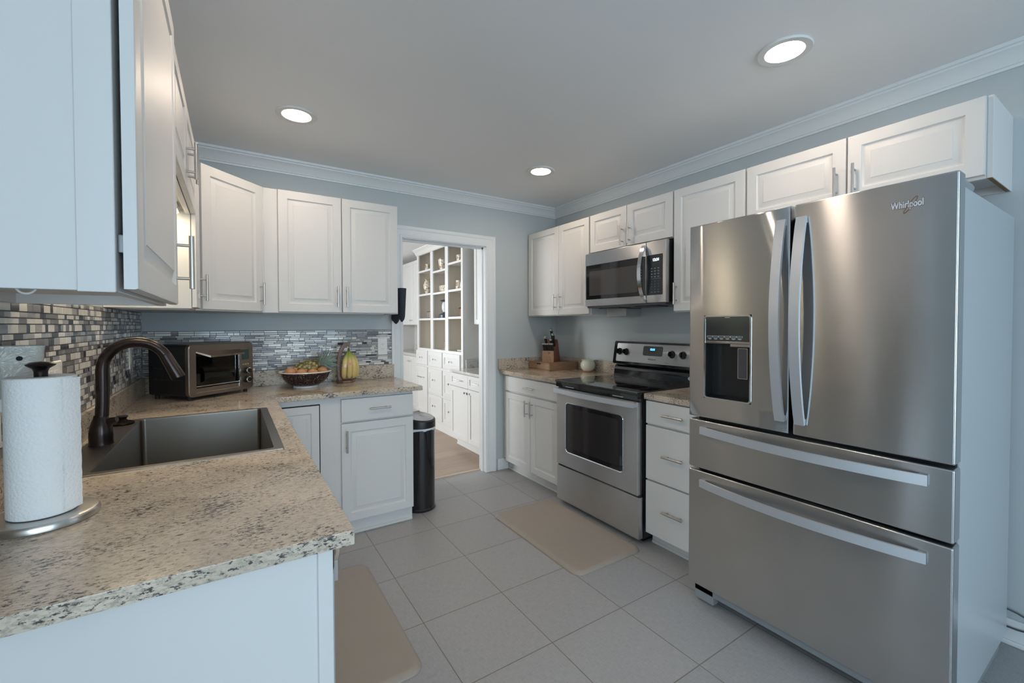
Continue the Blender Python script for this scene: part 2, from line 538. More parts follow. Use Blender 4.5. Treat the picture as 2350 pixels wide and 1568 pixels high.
# ------------------------------------------------------------------ mesh builder
class MB:
    def __init__(self):
        self.v, self.f = [], []
        self.fm = []
        self.map = None
        self.mi = 0

    def add(self, vs_, fs_):
        b = len(self.v)
        for p in vs_:
            p = Vector(p)
            self.v.append(self.map(p) if self.map else p)
        for f in fs_:
            self.f.append([b + i for i in f])
            self.fm.append(self.mi)
        return self

    def box(self, x0, x1, y0, y1, z0, z1, bev=0.0, seg=2):
        if x0 > x1: x0, x1 = x1, x0
        if y0 > y1: y0, y1 = y1, y0
        if z0 > z1: z0, z1 = z1, z0
        bm = bmesh.new()
        bmesh.ops.create_cube(bm, size=1)
        for v in bm.verts:
            v.co = Vector(((x0 + x1) / 2 + v.co.x * (x1 - x0), (y0 + y1) / 2 + v.co.y * (y1 - y0), (z0 + z1) / 2 + v.co.z * (z1 - z0)))
        bev = min(bev, 0.45 * min(x1 - x0, y1 - y0, z1 - z0))
        if bev > 0:
            bmesh.ops.bevel(bm, geom=bm.edges[:], offset=bev, segments=seg, profile=0.5, affect='EDGES')
        bm.verts.index_update()
        self.add([v.co.copy() for v in bm.verts], [[v.index for v in f.verts] for f in bm.faces])
        bm.free()
        return self

    def rings(self, rings, close_start=True, close_end=True, loop=True):
        n = len(rings[0])
        vs_ = [p for r in rings for p in r]
        fs = []
        for i in range(len(rings) - 1):
            for j in range(n if loop else n - 1):
                k = (j + 1) % n
                fs.append([i * n + j, i * n + k, (i + 1) * n + k, (i + 1) * n + j])
        if close_start: fs.append(list(range(n))[::-1])
        if close_end: fs.append([(len(rings) - 1) * n + j for j in range(n)])
        return self.add(vs_, fs)

    def lathe(self, prof, c=(0, 0, 0), n=40, caps=True):
        c = Vector(c)
        rs = []
        for r, z in prof:
            rs.append([c + Vector((max(r, 1e-5) * math.cos(2 * math.pi * j / n), max(r, 1e-5) * math.sin(2 * math.pi * j / n), z)) for j in range(n)])
        return self.rings(rs, caps, caps)

    def cyl(self, p0, p1, r0, r1=None, n=20, bev=0.0):
        r1 = r0 if r1 is None else r1
        if bev:
            p0, p1 = Vector(p0), Vector(p1)
            d = (p1 - p0).normalized() * bev
            return self.tube([p0, p0 + d * .3, p0 + d, p1 - d, p1 - d * .3, p1], [r0 - bev, r0 - bev * .3, r0, r1, r1 - bev * .3, r1 - bev], n)
        return self.tube([p0, p1], [r0, r1], n)

    def tube(self, pts, r, n=14, flat=1.0, upv=None):
        pts = [Vector(p) for p in pts]
        rs = r if isinstance(r, (list, tuple)) else [r] * len(pts)
        rings = []
        prev = None
        for i, p in enumerate(pts):
            a = pts[max(0, i - 1)]
            b = pts[min(len(pts) - 1, i + 1)]
            t = (b - a).normalized()
            if prev is None:
                u = upv or (Vector((0, 0, 1)) if abs(t.z) < 0.9 else Vector((1, 0, 0)))
                s = t.cross(u).normalized()
            else:
                s = (prev - t * prev.dot(t)).normalized()
            prev = s
            u2 = s.cross(t)
            rings.append([p + s * (rs[i] * math.cos(2 * math.pi * j / n)) + u2 * (rs[i] * flat * math.sin(2 * math.pi * j / n)) for j in range(n)])
        return self.rings(rings)

    def strip(self, pts, wv, tv):
        """ribbon of rectangular section swept along pts; wv, tv half vectors (width, thickness) or lists"""
        rings = []
        for i, p in enumerate(pts):
            w_ = Vector(wv[i] if isinstance(wv, list) else wv)
            t_ = Vector(tv[i] if isinstance(tv, list) else tv)
            p = Vector(p)
            rings.append([p + w_ + t_, p - w_ + t_, p - w_ - t_, p + w_ - t_])
        return self.rings(rings)

    def prism(self, poly, z0, z1, bev=0.0):
        """poly: list of (x, y) outline; extruded along z with eased rims"""
        if bev:
            c = [Vector((p[0], p[1])) for p in poly]
            cen = sum(c, Vector((0, 0))) / len(c)

            def sh(d):
                out = []
                n = len(c)
                for i in range(n):
                    a, b, e = c[i - 1], c[i], c[(i + 1) % n]
                    t = ((b - a).normalized() + (e - b).normalized())
                    t = t.normalized() if t.length > 1e-9 else Vector((1, 0))
                    nn = Vector((t.y, -t.x))
                    if nn.dot(b - cen) < 0: nn = -nn
                    out.append(b - nn * d)
                return out
            rs = []
            for d, z in ((bev, z0), (bev * .3, z0 + bev * .3), (0, z0 + bev), (0, z1 - bev), (bev * .3, z1 - bev * .3), (bev, z1)):
                rs.append([Vector((p.x, p.y, z)) for p in sh(d)])
            return self.rings(rs)
        return self.rings([[Vector((p[0], p[1], z)) for p in poly] for z in (z0, z1)])

    def sphere(self, c, r, n=20, m_=12, sx=1, sy=1, sz=1):
        c = Vector(c)
        rs = []
        for i in range(m_ + 1):
            a = math.pi * i / m_
            rr = max(math.sin(a), 1e-4)
            rs.append([c + Vector((sx * r * rr * math.cos(2 * math.pi * j / n), sy * r * rr * math.sin(2 * math.pi * j / n), -sz * r * math.cos(a))) for j in range(n)])
        return self.rings(rs)


def rrect(x0, x1, y0, y1, r, n=6):
    pts = []
    for cx, cy, a0 in ((x1 - r, y1 - r, 0), (x0 + r, y1 - r, 90), (x0 + r, y0 + r, 180), (x1 - r, y0 + r, 270)):
        for i in range(n + 1):
            a = R(a0 + 90 * i / n)
            pts.append((cx + r * math.cos(a), cy + r * math.sin(a)))
    return pts


def frame(o, s, n):
    """local (a along s, b outward along n, c up) -> world"""
    o, s, n = Vector(o), Vector(s).normalized(), Vector(n).normalized()
    return lambda p: o + s * p.x + n * p.y + Vector((0, 0, p.z))


def build(name, mb, mats, parent=None, origin=None, inv=None, sharp=38, bevel=None):
    bm = bmesh.new()
    T = Matrix.Translation(-Vector(origin)) if origin is not None else Matrix.Identity(4)
    if inv is not None: T = inv
    vs_ = [bm.verts.new(T @ v) for v in mb.v]
    for f, mi in zip(mb.f, mb.fm):
        try:
            fc = bm.faces.new([vs_[i] for i in f])
            fc.material_index = mi
        except ValueError:
            pass
    bmesh.ops.remove_doubles(bm, verts=bm.verts[:], dist=1e-6)
    bmesh.ops.recalc_face_normals(bm, faces=bm.faces[:])
    if bevel:
        ed = [e for e in bm.edges if len(e.link_faces) == 2 and e.calc_face_angle(0) > R(60)]
        bmesh.ops.bevel(bm, geom=ed, offset=bevel, segments=2, profile=0.5, affect='EDGES')
    for f in bm.faces: f.smooth = True
    for e in bm.edges:
        if len(e.link_faces) == 2 and e.calc_face_angle(0) > R(sharp): e.smooth = False
    me = bpy.data.meshes.new(name)
    bm.to_mesh(me)
    bm.free()
    for mm in (mats if isinstance(mats, list) else [mats]):
        me.materials.append(mm)
    o = bpy.data.objects.new(name, me)
    COL.objects.link(o)
    wn = o.modifiers.new('weighted_normal', 'WEIGHTED_NORMAL')
    wn.keep_sharp = True
    if parent is not None:
        o.parent = parent
    elif origin is not None:
        o.location = origin
    elif inv is not None:
        o.matrix_world = inv.inverted()
    return o


def tag(o, label=None, cat=None, group=None, kind=None):
    if label: o['label'] = label
    if cat: o['category'] = cat
    if group: o['group'] = group
    if kind: o['kind'] = kind
    return o


class Thing:
    """an Empty at the thing's base; parts are given in world coordinates"""
    def __init__(self, name, loc, label, cat, group=None, rz=0.0):
        self.e = bpy.data.objects.new(name, None)
        self.e.empty_display_size = 0.05
        COL.objects.link(self.e)
        self.M = Matrix.Translation(Vector(loc)) @ Matrix.Rotation(rz, 4, 'Z')
        self.e.matrix_world = self.M
        self.inv = self.M.inverted()
        tag(self.e, label, cat, group)

    def part(self, name, mb, mat, parent=None, label=None, **k):
        o = build(name, mb, mat, parent or self.e, inv=self.inv, **k)
        if label: o['label'] = label
        return o

    def local(self, name, mb, mat, parent=None, label=None, **k):
        o = build(name, mb, mat, parent or self.e, **k)
        if label: o['label'] = label
        return o


def single(name, mb, mat, loc, label, cat, group=None, **k):
    return tag(build(name, mb, mat, origin=loc, **k), label, cat, group)


def struct(name, mb, mat, **k):
    return tag(build(name, mb, mat, **k), kind='structure')


def text_mb(body, size, o, s, upv, n, align='CENTER', ext=0.0006, bold=0.0, xscale=1.0):
    """lettering as real mesh, in plane (s, upv) raised along n"""
    cu = bpy.data.curves.new('lettering', 'FONT')
    cu.body = body
    cu.size = size
    cu.align_x = align
    cu.align_y = 'CENTER'
    cu.extrude = ext
    cu.offset = bold
    cu.resolution_u = 4
    t = bpy.data.objects.new('lettering', cu)
    COL.objects.link(t)
    dg = bpy.context.evaluated_depsgraph_get()
    me = bpy.data.meshes.new_from_object(t.evaluated_get(dg))
    mb = MB()
    o, s, upv, n = Vector(o), Vector(s).normalized(), Vector(upv).normalized(), Vector(n).normalized()
    mb.add([o + s * (v.co.x * xscale) + upv * v.co.y + n * (v.co.z + ext) for v in me.vertices], [list(p.vertices) for p in me.polygons])
    bpy.data.objects.remove(t)
    bpy.data.curves.remove(cu)
    bpy.data.meshes.remove(me)
    return mb


# ------------------------------------------------------------------ room shell
def slab(name, mat, *b):
    return struct(name, MB().box(*b), mat)


struct('floor', MB().box(-3.3, XR + .12, -3.3, YB + .10, -0.12, 0), M['floor'])
struct('floor_dining', MB().box(-1.2, 3.0, YB + .10, 8.0, FL2 - .1, FL2), M['planks'])
slab('ceiling', M['ceil'], -3.3, 3.0, -3.3, 8.0, H_CEIL, H_CEIL + .1)
slab('wall_right', M['wall'], XR, XR + .12, -3.3, YB + .12, 0, H_CEIL)
slab('wall_left', M['wall'], XL - .12, XL, 0.72, YB, 0, H_CEIL)
slab('wall_left_return', M['wall'], -3.2, XL - .12, 0.72, 0.84, 0, H_CEIL)
# back wall with the doorway
DX0, DX1, DZ = 1.125, 1.912, 2.03
slab('wall_back_left', M['wall'], XL - .12, DX0, YB, YB + .12, FL2, H_CEIL)
slab('wall_back_right', M['wall'], DX1, XR, YB, YB + .12, FL2, H_CEIL)
slab('wall_back_above_door', M['wall'], DX0, DX1, YB, YB + .12, DZ, H_CEIL)


def wall_with_hole(name, mat, axis, pos0, pos1, a0, a1, z0, z1, holes):
    """wall slab with rectangular holes; axis 'y' means the wall lies in an XZ plane at y=pos"""
    av = sorted(set([a0, a1] + [h[0] for h in holes] + [h[1] for h in holes]))
    zv = sorted(set([z0, z1] + [h[2] for h in holes] + [h[3] for h in holes]))
    mb = MB()
    for i in range(len(av) - 1):
        for j in range(len(zv) - 1):
            ca, cz = (av[i] + av[i + 1]) / 2, (zv[j] + zv[j + 1]) / 2
            if any(h[0] < ca < h[1] and h[2] < cz < h[3] for h in holes): continue
            if axis == 'y': mb.box(av[i], av[i + 1], pos0, pos1, zv[j], zv[j + 1])
            else: mb.box(pos0, pos1, av[i], av[i + 1], zv[j], zv[j + 1])
    return struct(name, mb, mat)


wall_with_hole('wall_near', M['wall'], 'y', -3.3, -3.2, -3.2, XR, 0, H_CEIL, [(-1.3, 0.25, .4, 2.3), (0.55, 2.1, .4, 2.3)])
wall_with_hole('wall_dining_area', M['wall'], 'x', -3.3, -3.2, -3.2, 0.84, 0, H_CEIL, [(-2.4, 0.0, .4, 2.3)])
wall_with_hole('wall_far', M['wall2'], 'y', 7.62, 7.74, -1.2, 2.92, FL2, H_CEIL, [(-0.7, 1.3, .7, 2.25)])
slab('wall_far_right', M['wall2'], 2.80, 2.92, YB + .12, 7.62, FL2, H_CEIL)
wall_with_hole('wall_far_left', M['wall2'], 'x', -1.3, -1.2, YB + .12, 7.74, FL2, H_CEIL, [(4.3, 6.5, .6, 2.3)])


def window(name, axis, pos, a0, a1, z0, z1, mull=2, blinds=False):
    mb = MB()
    t = .045

    def bx(x0, x1, zz0, zz1, d0=-.03, d1=.03):
        if axis == 'y': mb.box(x0, x1, pos + d0, pos + d1, zz0, zz1, .004, 1)
        else: mb.box(pos + d0, pos + d1, x0, x1, zz0, zz1, .004, 1)
    bx(a0, a0 + t, z0, z1); bx(a1 - t, a1, z0, z1); bx(a0, a1, z0, z0 + t); bx(a0, a1, z1 - t, z1)
    for k in range(1, mull):
        c = a0 + (a1 - a0) * k / mull
        bx(c - t / 2, c + t / 2, z0, z1)
    bx(a0, a1, (z0 + z1) / 2 - t / 2, (z0 + z1) / 2 + t / 2)
    o = struct(name, mb, M['trim'])
    g = MB()
    if axis == 'y': g.box(a0 + t, a1 - t, pos - .004, pos + .004, z0 + t, z1 - t)
    else: g.box(pos - .004, pos + .004, a0 + t, a1 - t, z0 + t, z1 - t)
    build('pane', g, M['glass_clear'], parent=o)
    if blinds:
        s = MB()
        z = z0 + .06
        while z < z1 - .04:
            s.box(a0 + .03, a1 - .03, pos - .085, pos - .045, z, z + .003)
            z += .05
        build('blind', s, M['trim'], parent=o)
    return o


window('window_1', 'y', -3.25, -1.3, .25, .4, 2.3)
window('window_2', 'y', -3.25, .55, 2.1, .4, 2.3)
window('window_3', 'x', -3.25, -2.4, 0.0, .4, 2.3, 3)
window('window_5_added', 'x', -1.25, 4.3, 6.5, .6, 2.3, 3)  # added window out of view, lets the hutch fill light in
window('window_4', 'y', 7.68, -.7, 1.3, .7, 2.25, 3, True)


# crown moulding, mitred in the corner
def crown_prof(k=1.0):
    # (distance out from wall, height below ceiling)
    return [(0, .088), (.010, .088), (.012, .078), (.018, .076), (.020, .068), (.026, .062), (.034, .045), (.048, .030), (.058, .024), (.060, .016), (.070, .014), (.072, .0), (0, 0)]


mb = MB()
pr = crown_prof()
ZC = H_CEIL - .0005
path = [((XR, -3.2), (-1, 0)), ((XR, YB), (-1, -1)), ((XL, YB), (1, -1)), ((XL, .84), (1, 0))]
mb.rings([[Vector((p[0] + d[0] * o_, p[1] + d[1] * o_, ZC - h)) for o_, h in pr] for p, d in path])
struct('trim_1', mb, M['trim'])
mb = MB()
mb.rings([[Vector((2.37 - o_, y, ZC - h)) for o_, h in pr] for y in (4.77, 6.33)])
struct('trim_2', mb, M['white2'])
mb = MB()
mb.rings([[Vector((2.80 - o_, y, ZC - h)) for o_, h in pr] for y in (6.34, 7.61)])
struct('trim_3', mb, M['trim'])
# doorway casing (kitchen side) and jambs
CP = [(0, .0), (0, .010), (.012, .014), (.018, .014), (.022, .010), (.060, .014), (.066, .020), (.082, .022), (.090, .018), (.090, 0)]


def casing(name, x0, x1, zt, z0, y, sgn, mat, flip=1):
    mb = MB()
    rs = []
    for (px_, pz, dx, dz) in ((x0, z0, -1, 0), (x0, zt, -1, 1), (x1, zt, 1, 1), (x1, z0, 1, 0)):
        rs.append([Vector((px_ + dx * a, y + sgn * t, pz + dz * a)) for a, t in CP])
    mb.rings(rs)
    return struct(name, mb, mat)


casing('trim_4', DX0 + .012, DX1 - .012, DZ - .012, 0.002, YB, -1, M['trim'])
mb = MB()
mb.box(DX0, DX0 + .018, YB - .001, YB + .125, FL2, DZ)
mb.box(DX1 - .018, DX1, YB - .001, YB + .125, FL2, DZ)
mb.box(DX0, DX1, YB - .001, YB + .125, DZ - .018, DZ)
mb.box(DX1 - .030, DX1 - .018, YB + .045, YB + .08, FL2, DZ)      # door stop
mb.box(DX0, DX1, YB + .045, YB + .08, DZ - .030, DZ - .018)
struct('trim_5', mb, M['trim'])
struct('trim_6', MB().box(DX0 + .018, DX1 - .018, YB + .085, YB + .115, -.02, .006, .003), mat_wood('threshold wood', (0.5, 0.38, 0.27), (0.6, 0.48, 0.35)))
mb = MB()
mb.box(2.01, 2.125, YB - .014, YB, 0, .10, .003)
struct('baseboard_back', mb, M['trim'])
mb = MB()
mb.box(XR - .014, XR, -3.2, 1.26, 0, .105, .004)
mb.box(XR - .026, XR - .014, -3.2, 1.26, 0, .02, .006)
struct('baseboard_right', mb, M['trim'])


# ------------------------------------------------------------------ cabinet pieces
def door_mb(F, a0, a1, z0, z1, style='raised', t=.019, b0=.002):
    """door or drawer front on frame F covering a0..a1, z0..z1; b outward"""
    mb = MB()
    mb.map = F
    w, h = a1 - a0, z1 - z0
    if style == 'raised':
        k = min(1.0, min(w, h) / .26)
        prof = [(0, 0), (0, t - .005), (.0015, t - .0015), (.005, t), (.052 * k, t), (.0525 * k, t - .003), (.057 * k, t - .0075), (.062 * k, t - .0085), (.067 * k, t - .0075), (.084 * k, t - .0025), (.0865 * k, t - .0005), (.0868 * k, t)]
    elif style == 'shaker':
        k = min(1.0, min(w, h) / .2)
        prof = [(0, 0), (0, t - .002), (.002, t), (.055 * k, t), (.057 * k, t - .009)]
    else:
        prof = [(0, 0), (0, t - .005), (.0015, t - .0015), (.005, t), (.010, t)]
    rs = []
    for i, (ins, d) in enumerate(prof):
        rr = 0
        rs.append([Vector((a0 + ins, b0 + d, z0 + ins)), Vector((a1 - ins, b0 + d, z0 + ins)), Vector((a1 - ins, b0 + d, z1 - ins)), Vector((a0 + ins, b0 + d, z1 - ins))])
    mb.rings(rs)
    return mb


def pull_mb(F, a, z, L=.136, vert=True, b0=.021, stand=.030, r=.0058):
    mb = MB()
    mb.map = F
    d = L / 2
    o = L * .31
    if vert:
        mb.cyl((a, b0 + stand, z - d), (a, b0 + stand, z + d), r, bev=.001, n=16)
        for s in (-1, 1): mb.cyl((a, b0, z + s * o), (a, b0 + stand, z + s * o), .0042, n=10)
    else:
        mb.cyl((a - d, b0 + stand, z), (a + d, b0 + stand, z), r, bev=.001, n=16)
        for s in (-1, 1): mb.cyl((a + s * o, b0, z), (a + s * o, b0 + stand, z), .0042, n=10)
    return mb


def knob_mb(F, a, z, b0=.021):
    mb = MB()
    mb.map = F
    mb.cyl((a, b0, z), (a, b0 + .016, z), .005, n=10)
    mb.cyl((a, b0 + .016, z), (a, b0 + .028, z), .012, .014, n=14, bev=.002)
    return mb


def cabinet(name, F, base, w, depth, z0, z1, label, cat='cabinet', doors=(), drawers=(), mat=None, style='raised', dstyle='slab',
            toe=None, group=None, recess=0.012, hmat=None, knob=False, fill=None, dhandle='pull', pull_len=.136):
    """F: frame with a=0..w across the front, b outward, body runs to b=-depth"""
    mat = mat or M['white']
    hmat = hmat or M['nickel']
    o = F(Vector((w / 2, -depth / 2, base)))
    T = Thing(name, o, label, cat, group)
    mb = MB()
    mb.map = F
    if toe is None:      # wall cabinet: side panels and rails drop a little below the bottom panel
        mb.box(0, .016, -depth, 0, z0, z1, .001, 1)
        mb.box(w - .016, w, -depth, 0, z0, z1, .001, 1)
        mb.box(.0162, w - .0162, -.018, -.0003, z0, z1 - .0005, .001, 1)
        mb.box(.0162, w - .0162, -depth + .0005, -depth + .016, z0 + .001, z1 - .001, .001, 1)
        mb.box(.0162, w - .0162, -depth + .0165, -.0185, z0 + recess, z1 - .001)
    else:
        mb.box(0, w, -depth, 0, z0, z1, .0015, 1)
    T.part('body', mb, mat)
    if toe is not None:
        mb = MB()
        mb.map = F
        mb.box(0, w, -depth, -toe, base, z0 + .001)
        mb.box(0, w, -toe, -toe + .008, base, base + .018, .003, 1)
        T.part('toe_kick', mb, mat)
    for d in doors:
        a0, a1, dz0, dz1, h = d[:5]
        dob = T.part('door', door_mb(F, a0, a1, dz0, dz1, style), mat)
        if h:
            if knob: T.part('knob', knob_mb(F, h[0], h[1]), hmat, dob)
            else: T.part('handle', pull_mb(F, h[0], h[1], pull_len, True), hmat, dob)
    for d in drawers:
        a0, a1, dz0, dz1, h = d[:5]
        dob = T.part('drawer', door_mb(F, a0, a1, dz0, dz1, dstyle), mat)
        if h:
            if dhandle == 'knob': T.part('knob', knob_mb(F, h[0], h[1]), hmat, dob)
            else: T.part('handle', pull_mb(F, h[0], h[1], pull_len, False), hmat, dob)
    return T


WZ0, WZ1 = 1.400, 2.165
# ---- right run, wall cabinets: face plane X = 2.359 (front), a runs from +Y to -Y (left to right seen from the room)


def FR(y_start, x=2.359): return frame((x, y_start, 0), (0, -1, 0), (-1, 0, 0))


D1 = XR - 2.359 - .001
cabinet('wall_cabinet', FR(3.363), WZ0, 3.363 - 2.508, D1, WZ0, WZ1, 'white two-door wall cabinet in the back right corner above the knife block',
        doors=[(.030, .473, WZ0 + .006, WZ1 - .002, (.438, WZ0 + .115)), (.477, .848, WZ0 + .006, WZ1 - .002, (.510, WZ0 + .115))])
cabinet('wall_cabinet', FR(2.505), 1.872, 2.505 - 1.752, D1, 1.872, WZ1, 'short white two-door wall cabinet directly above the microwave',
        doors=[(.003, .372, 1.876, WZ1 - .002, (.340, 1.955)), (.376, .750, 1.876, WZ1 - .002, (.405, 1.955))], recess=.004)
cabinet('wall_cabinet', FR(1.749), WZ0, 1.749 - 1.290, D1, WZ0, WZ1, 'tall white single-door wall cabinet between microwave and refrigerator',
        doors=[(.006, .453, WZ0 + .006, WZ1 - .002, (.030, WZ0 + .115))])
cabinet('wall_cabinet', FR(1.288), 1.862, 1.288 - .386, D1, 1.862, WZ1, 'wide low white wall cabinet above the refrigerator',
        doors=[(.003, .453, 1.872, WZ1 - .002, (.418, 1.965)), (.458, .884, 1.872, WZ1 - .002, (.488, 1.965))], recess=.03)
mb = MB()
mb.box(2.36, XR - .02, .3885, .4005, 1.861, 1.864)
tag(build('raw_edge', mb, M['rawwood']), 'raw brown underside edge of the cabinet above the refrigerator', 'edge strip')
bpy.data.objects['raw_edge'].parent = [o for o in bpy.data.objects if o.get('label', '') == 'wide low white wall cabinet above the refrigerator'][0]
_e = bpy.data.objects['raw_edge']
_e.matrix_parent_inverse = _e.parent.matrix_world.inverted()
del _e['category']

# ---- back run wall cabinet: face plane Y = 3.056
FB = frame((.152, 3.056, 0), (1, 0, 0), (0, -1, 0))
cabinet('wall_cabinet', FB, WZ0, .848, YB - 3.056 - .001, WZ0, WZ1, 'white two-door wall cabinet on the back wall left of the doorway',
        doors=[(.092, .464, WZ0 + .006, WZ1 - .002, (.436, WZ0 + .108)), (.468, .843, WZ0 + .006, WZ1 - .002, (.494, WZ0 + .108))])

# ---- diagonal corner cabinet
T = Thing('corner_wall_cabinet', (XL + .3, YB - .3, WZ0), 'white angled corner wall cabinet with one door above the toaster oven', 'cabinet')
poly = [(XL + .001, YB - .001), (XL + .001, 2.757), (-.156, 2.757), (.151, 3.056), (.151, YB - .001)]
T.part('body', MB().prism(poly, WZ0, WZ1), M['white'], sharp=20)
sd = Vector((.151 + .156, 3.056 - 2.757, 0))
LD = sd.length
FD = frame((-.156, 2.757, 0), sd, (sd.y, -sd.x, 0))
d_ = T.part('door', door_mb(FD, .022, LD - .003, WZ0 + .006, WZ1 - .002), M['white'])
T.part('handle', pull_mb(FD, LD - .030, WZ0 + .112, .136), M['nickel'], d_)


# ---- left run wall cabinets: face plane X = -0.156, a runs from -Y to +Y seen from the room (left to right is -Y->+Y)
def FLf(y0, x=-.156): return frame((x, y0, 0), (0, 1, 0), (1, 0, 0))


D2 = -.156 - XL - .001
cabinet('wall_cabinet', FLf(2.483), WZ0, .272, D2, WZ0, WZ1, 'narrow white wall cabinet between the over-sink cabinet and the corner cabinet', doors=[(.003, .268, WZ0 + .006, WZ1 - .002, (.235, WZ0 + .115))])
cabinet('wall_cabinet', FLf(1.567), 1.83, .913, D2, 1.83, WZ1, 'short white two-door wall cabinet above the sink',
        doors=[(.003, .452, 1.834, WZ1 - .002, (.425, 1.93)), (.456, .910, 1.834, WZ1 - .002, (.490, 1.93))], recess=.02)
# nearest cabinet (its door stands slightly proud of the box)
T = cabinet('wall_cabinet', FLf(.932), 1.376, .632, D2, 1.376, WZ1, 'large white wall cabinet nearest the camera in the upper left corner', recess=.024)
mb = MB()
mb.map = FLf(.932)
mb.box(-.004, .000, -.045, 0.0, 1.374, WZ1, .001, 1)
T.part('face_strip', mb, M['white'])
FN = frame((-.149, .934, 0), (0, 1, 0), (1, 0, 0))
mb = door_mb(FN, .0, .622, 1.380, WZ1 - .002)
d_ = T.part('door', mb, M['white'])
T.part('handle', pull_mb(FN, .597, 1.50, .150, True, .021, .034, .0068), M['nickel'], d_)
mb = MB()
mb.box(-.156, -.146, .945, .957, 1.440, 1.470, .002)
T.part('hinge', mb, pbr('dark hinge metal', (.22, .22, .23), .45, .6))
mb = MB()
pts = [(-.275, 1.00, 1.400 - .000)] + [(-.275 - .011 * math.sin(R(a)), 1.00, 1.383 - .011 * math.cos(R(a)) + .0) for a in range(180, -121, -20)]
mb.tube(pts, .0018, 8)
single('cup_hook', mb, M['plastic_white'], (-.275, 1.00, 1.400), 'small white cup hook under the nearest upper left cabinet', 'hook')

# sink task lamps under the over-sink cabinet
for i, (y0, lb) in enumerate(((1.60, 'slim task lamp under the over-sink cabinet, nearer to the camera'), (2.33, 'slim task lamp under the over-sink cabinet, nearer to the back wall'))):
    T = Thing('under_cabinet_light', (-.31, y0 + .05, 1.83), lb, 'lamp')
    T.part('housing', MB().box(-.43, -.19, y0, y0 + .11, 1.822, 1.849, .004), M['plastic_white'])
    T.part('diffuser', MB().box(-.42, -.20, y0 + .01, y0 + .10, 1.816, 1.8225, .002), M['task'])

# ---- base cabinets
BZ = .105
# right run, doors at X=2.06 => box face 2.081
cabinet('base_cabinet', FR(3.363, 2.081), 0, 3.363 - 2.532, XR - 2.081 - .001, BZ, .876, 'white base cabinet left of the range with one drawer and two doors', toe=.050,
        doors=[(.060, .446, BZ - .008, .722, (.408, .622)), (.450, .825, BZ - .008, .722, (.484, .622))],
        drawers=[(.060, .825, .735, .866, (.455, .795))])
cabinet('base_cabinet', FR(1.728, 2.081), 0, 1.728 - 1.283, XR - 2.081 - .001, BZ, .876, 'white three-drawer base cabinet between range and refrigerator', toe=.050,
        drawers=[(.004, .441, .736, .872, (.205, .803)), (.004, .441, .406, .726, (.205, .570)), (.004, .441, .082, .397, (.205, .252))])
# back run
FBB = frame((.166, 2.811, 0), (1, 0, 0), (0, -1, 0))
cabinet('base_cabinet', FBB, 0, .850, YB - 2.811 - .001, BZ, .883, 'white base cabinet on the back wall with one drawer above one door', toe=.022,
        doors=[(.390, .847, BZ - .006, .712, (.418, .605))],
        drawers=[(.390, .847, .722, .864, (.622, .795))])
_bc = [o for o in bpy.data.objects if o.get('label', '').startswith('white base cabinet on the back wall')][0]
mb = MB()
mb.map = FBB
mb.box(.046, .272, -.0005, .0012, .13, .846)
_g = build('door_gap_shade', mb, M['gap'], _bc, inv=_bc.matrix_world.inverted())  # black sheet paints the shade of the gap around the inset door
_d = build('door', door_mb(FBB, .050, .266, .135, .840, 'raised', .012, .0015), M['white'], _bc, inv=_bc.matrix_world.inverted())
_d['label'] = 'inset panel door with a dark gap around it'
# left run: sink base (front X=.165) and dishwasher and end panel
FLB = frame((.165, 1.568, 0), (0, 1, 0), (1, 0, 0))
T = cabinet('sink_cabinet', FLB, 0, 1.2425, .044, BZ, .883, 'white sink base cabinet front under the sink counter', toe=.03,
            doors=[(.010, .450, BZ, .715, (.415, .6)), (.454, .900, BZ, .715, (.49, .6))], drawers=[(.010, .900, .725, .868, None)])
T = Thing('dishwasher', (-.1, 1.26, 0), 'dishwasher behind the white end panel, its curved handle just showing', 'dishwasher')
T.part('body', MB().box(XL + .02, .150, .962, 1.562, .03, .874, .003), M['greyplastic'])
T.part('door', MB().box(.152, .176, .962, 1.562, .115, .800, .006), M['fridge_side'])
T.part('control_panel', MB().box(.152, .176, .962, 1.562, .803, .872, .006), M['blackgloss'])
mb = MB()
pts = [(.176 + .032 * math.sin(math.pi * i / 16) ** .7, .985 + .554 * i / 16, .79) for i in range(17)]
mb.strip([(p[0] + .006, p[1], p[2]) for p in pts], (0, 0, .022), (.004, 0, 0))
T.part('handle', mb, M['nickel'])
T = Thing('end_panel', (-.14, .93, 0), 'white end panel closing the near end of the left counter', 'panel')
T.part('panel', MB().box(XL + .001, .157, .922, .940, 0, .883, .001), M['white'])
T.part('edge_strip', MB().box(.136, .164, .914, .958, 0, .883, .002), M['white'])


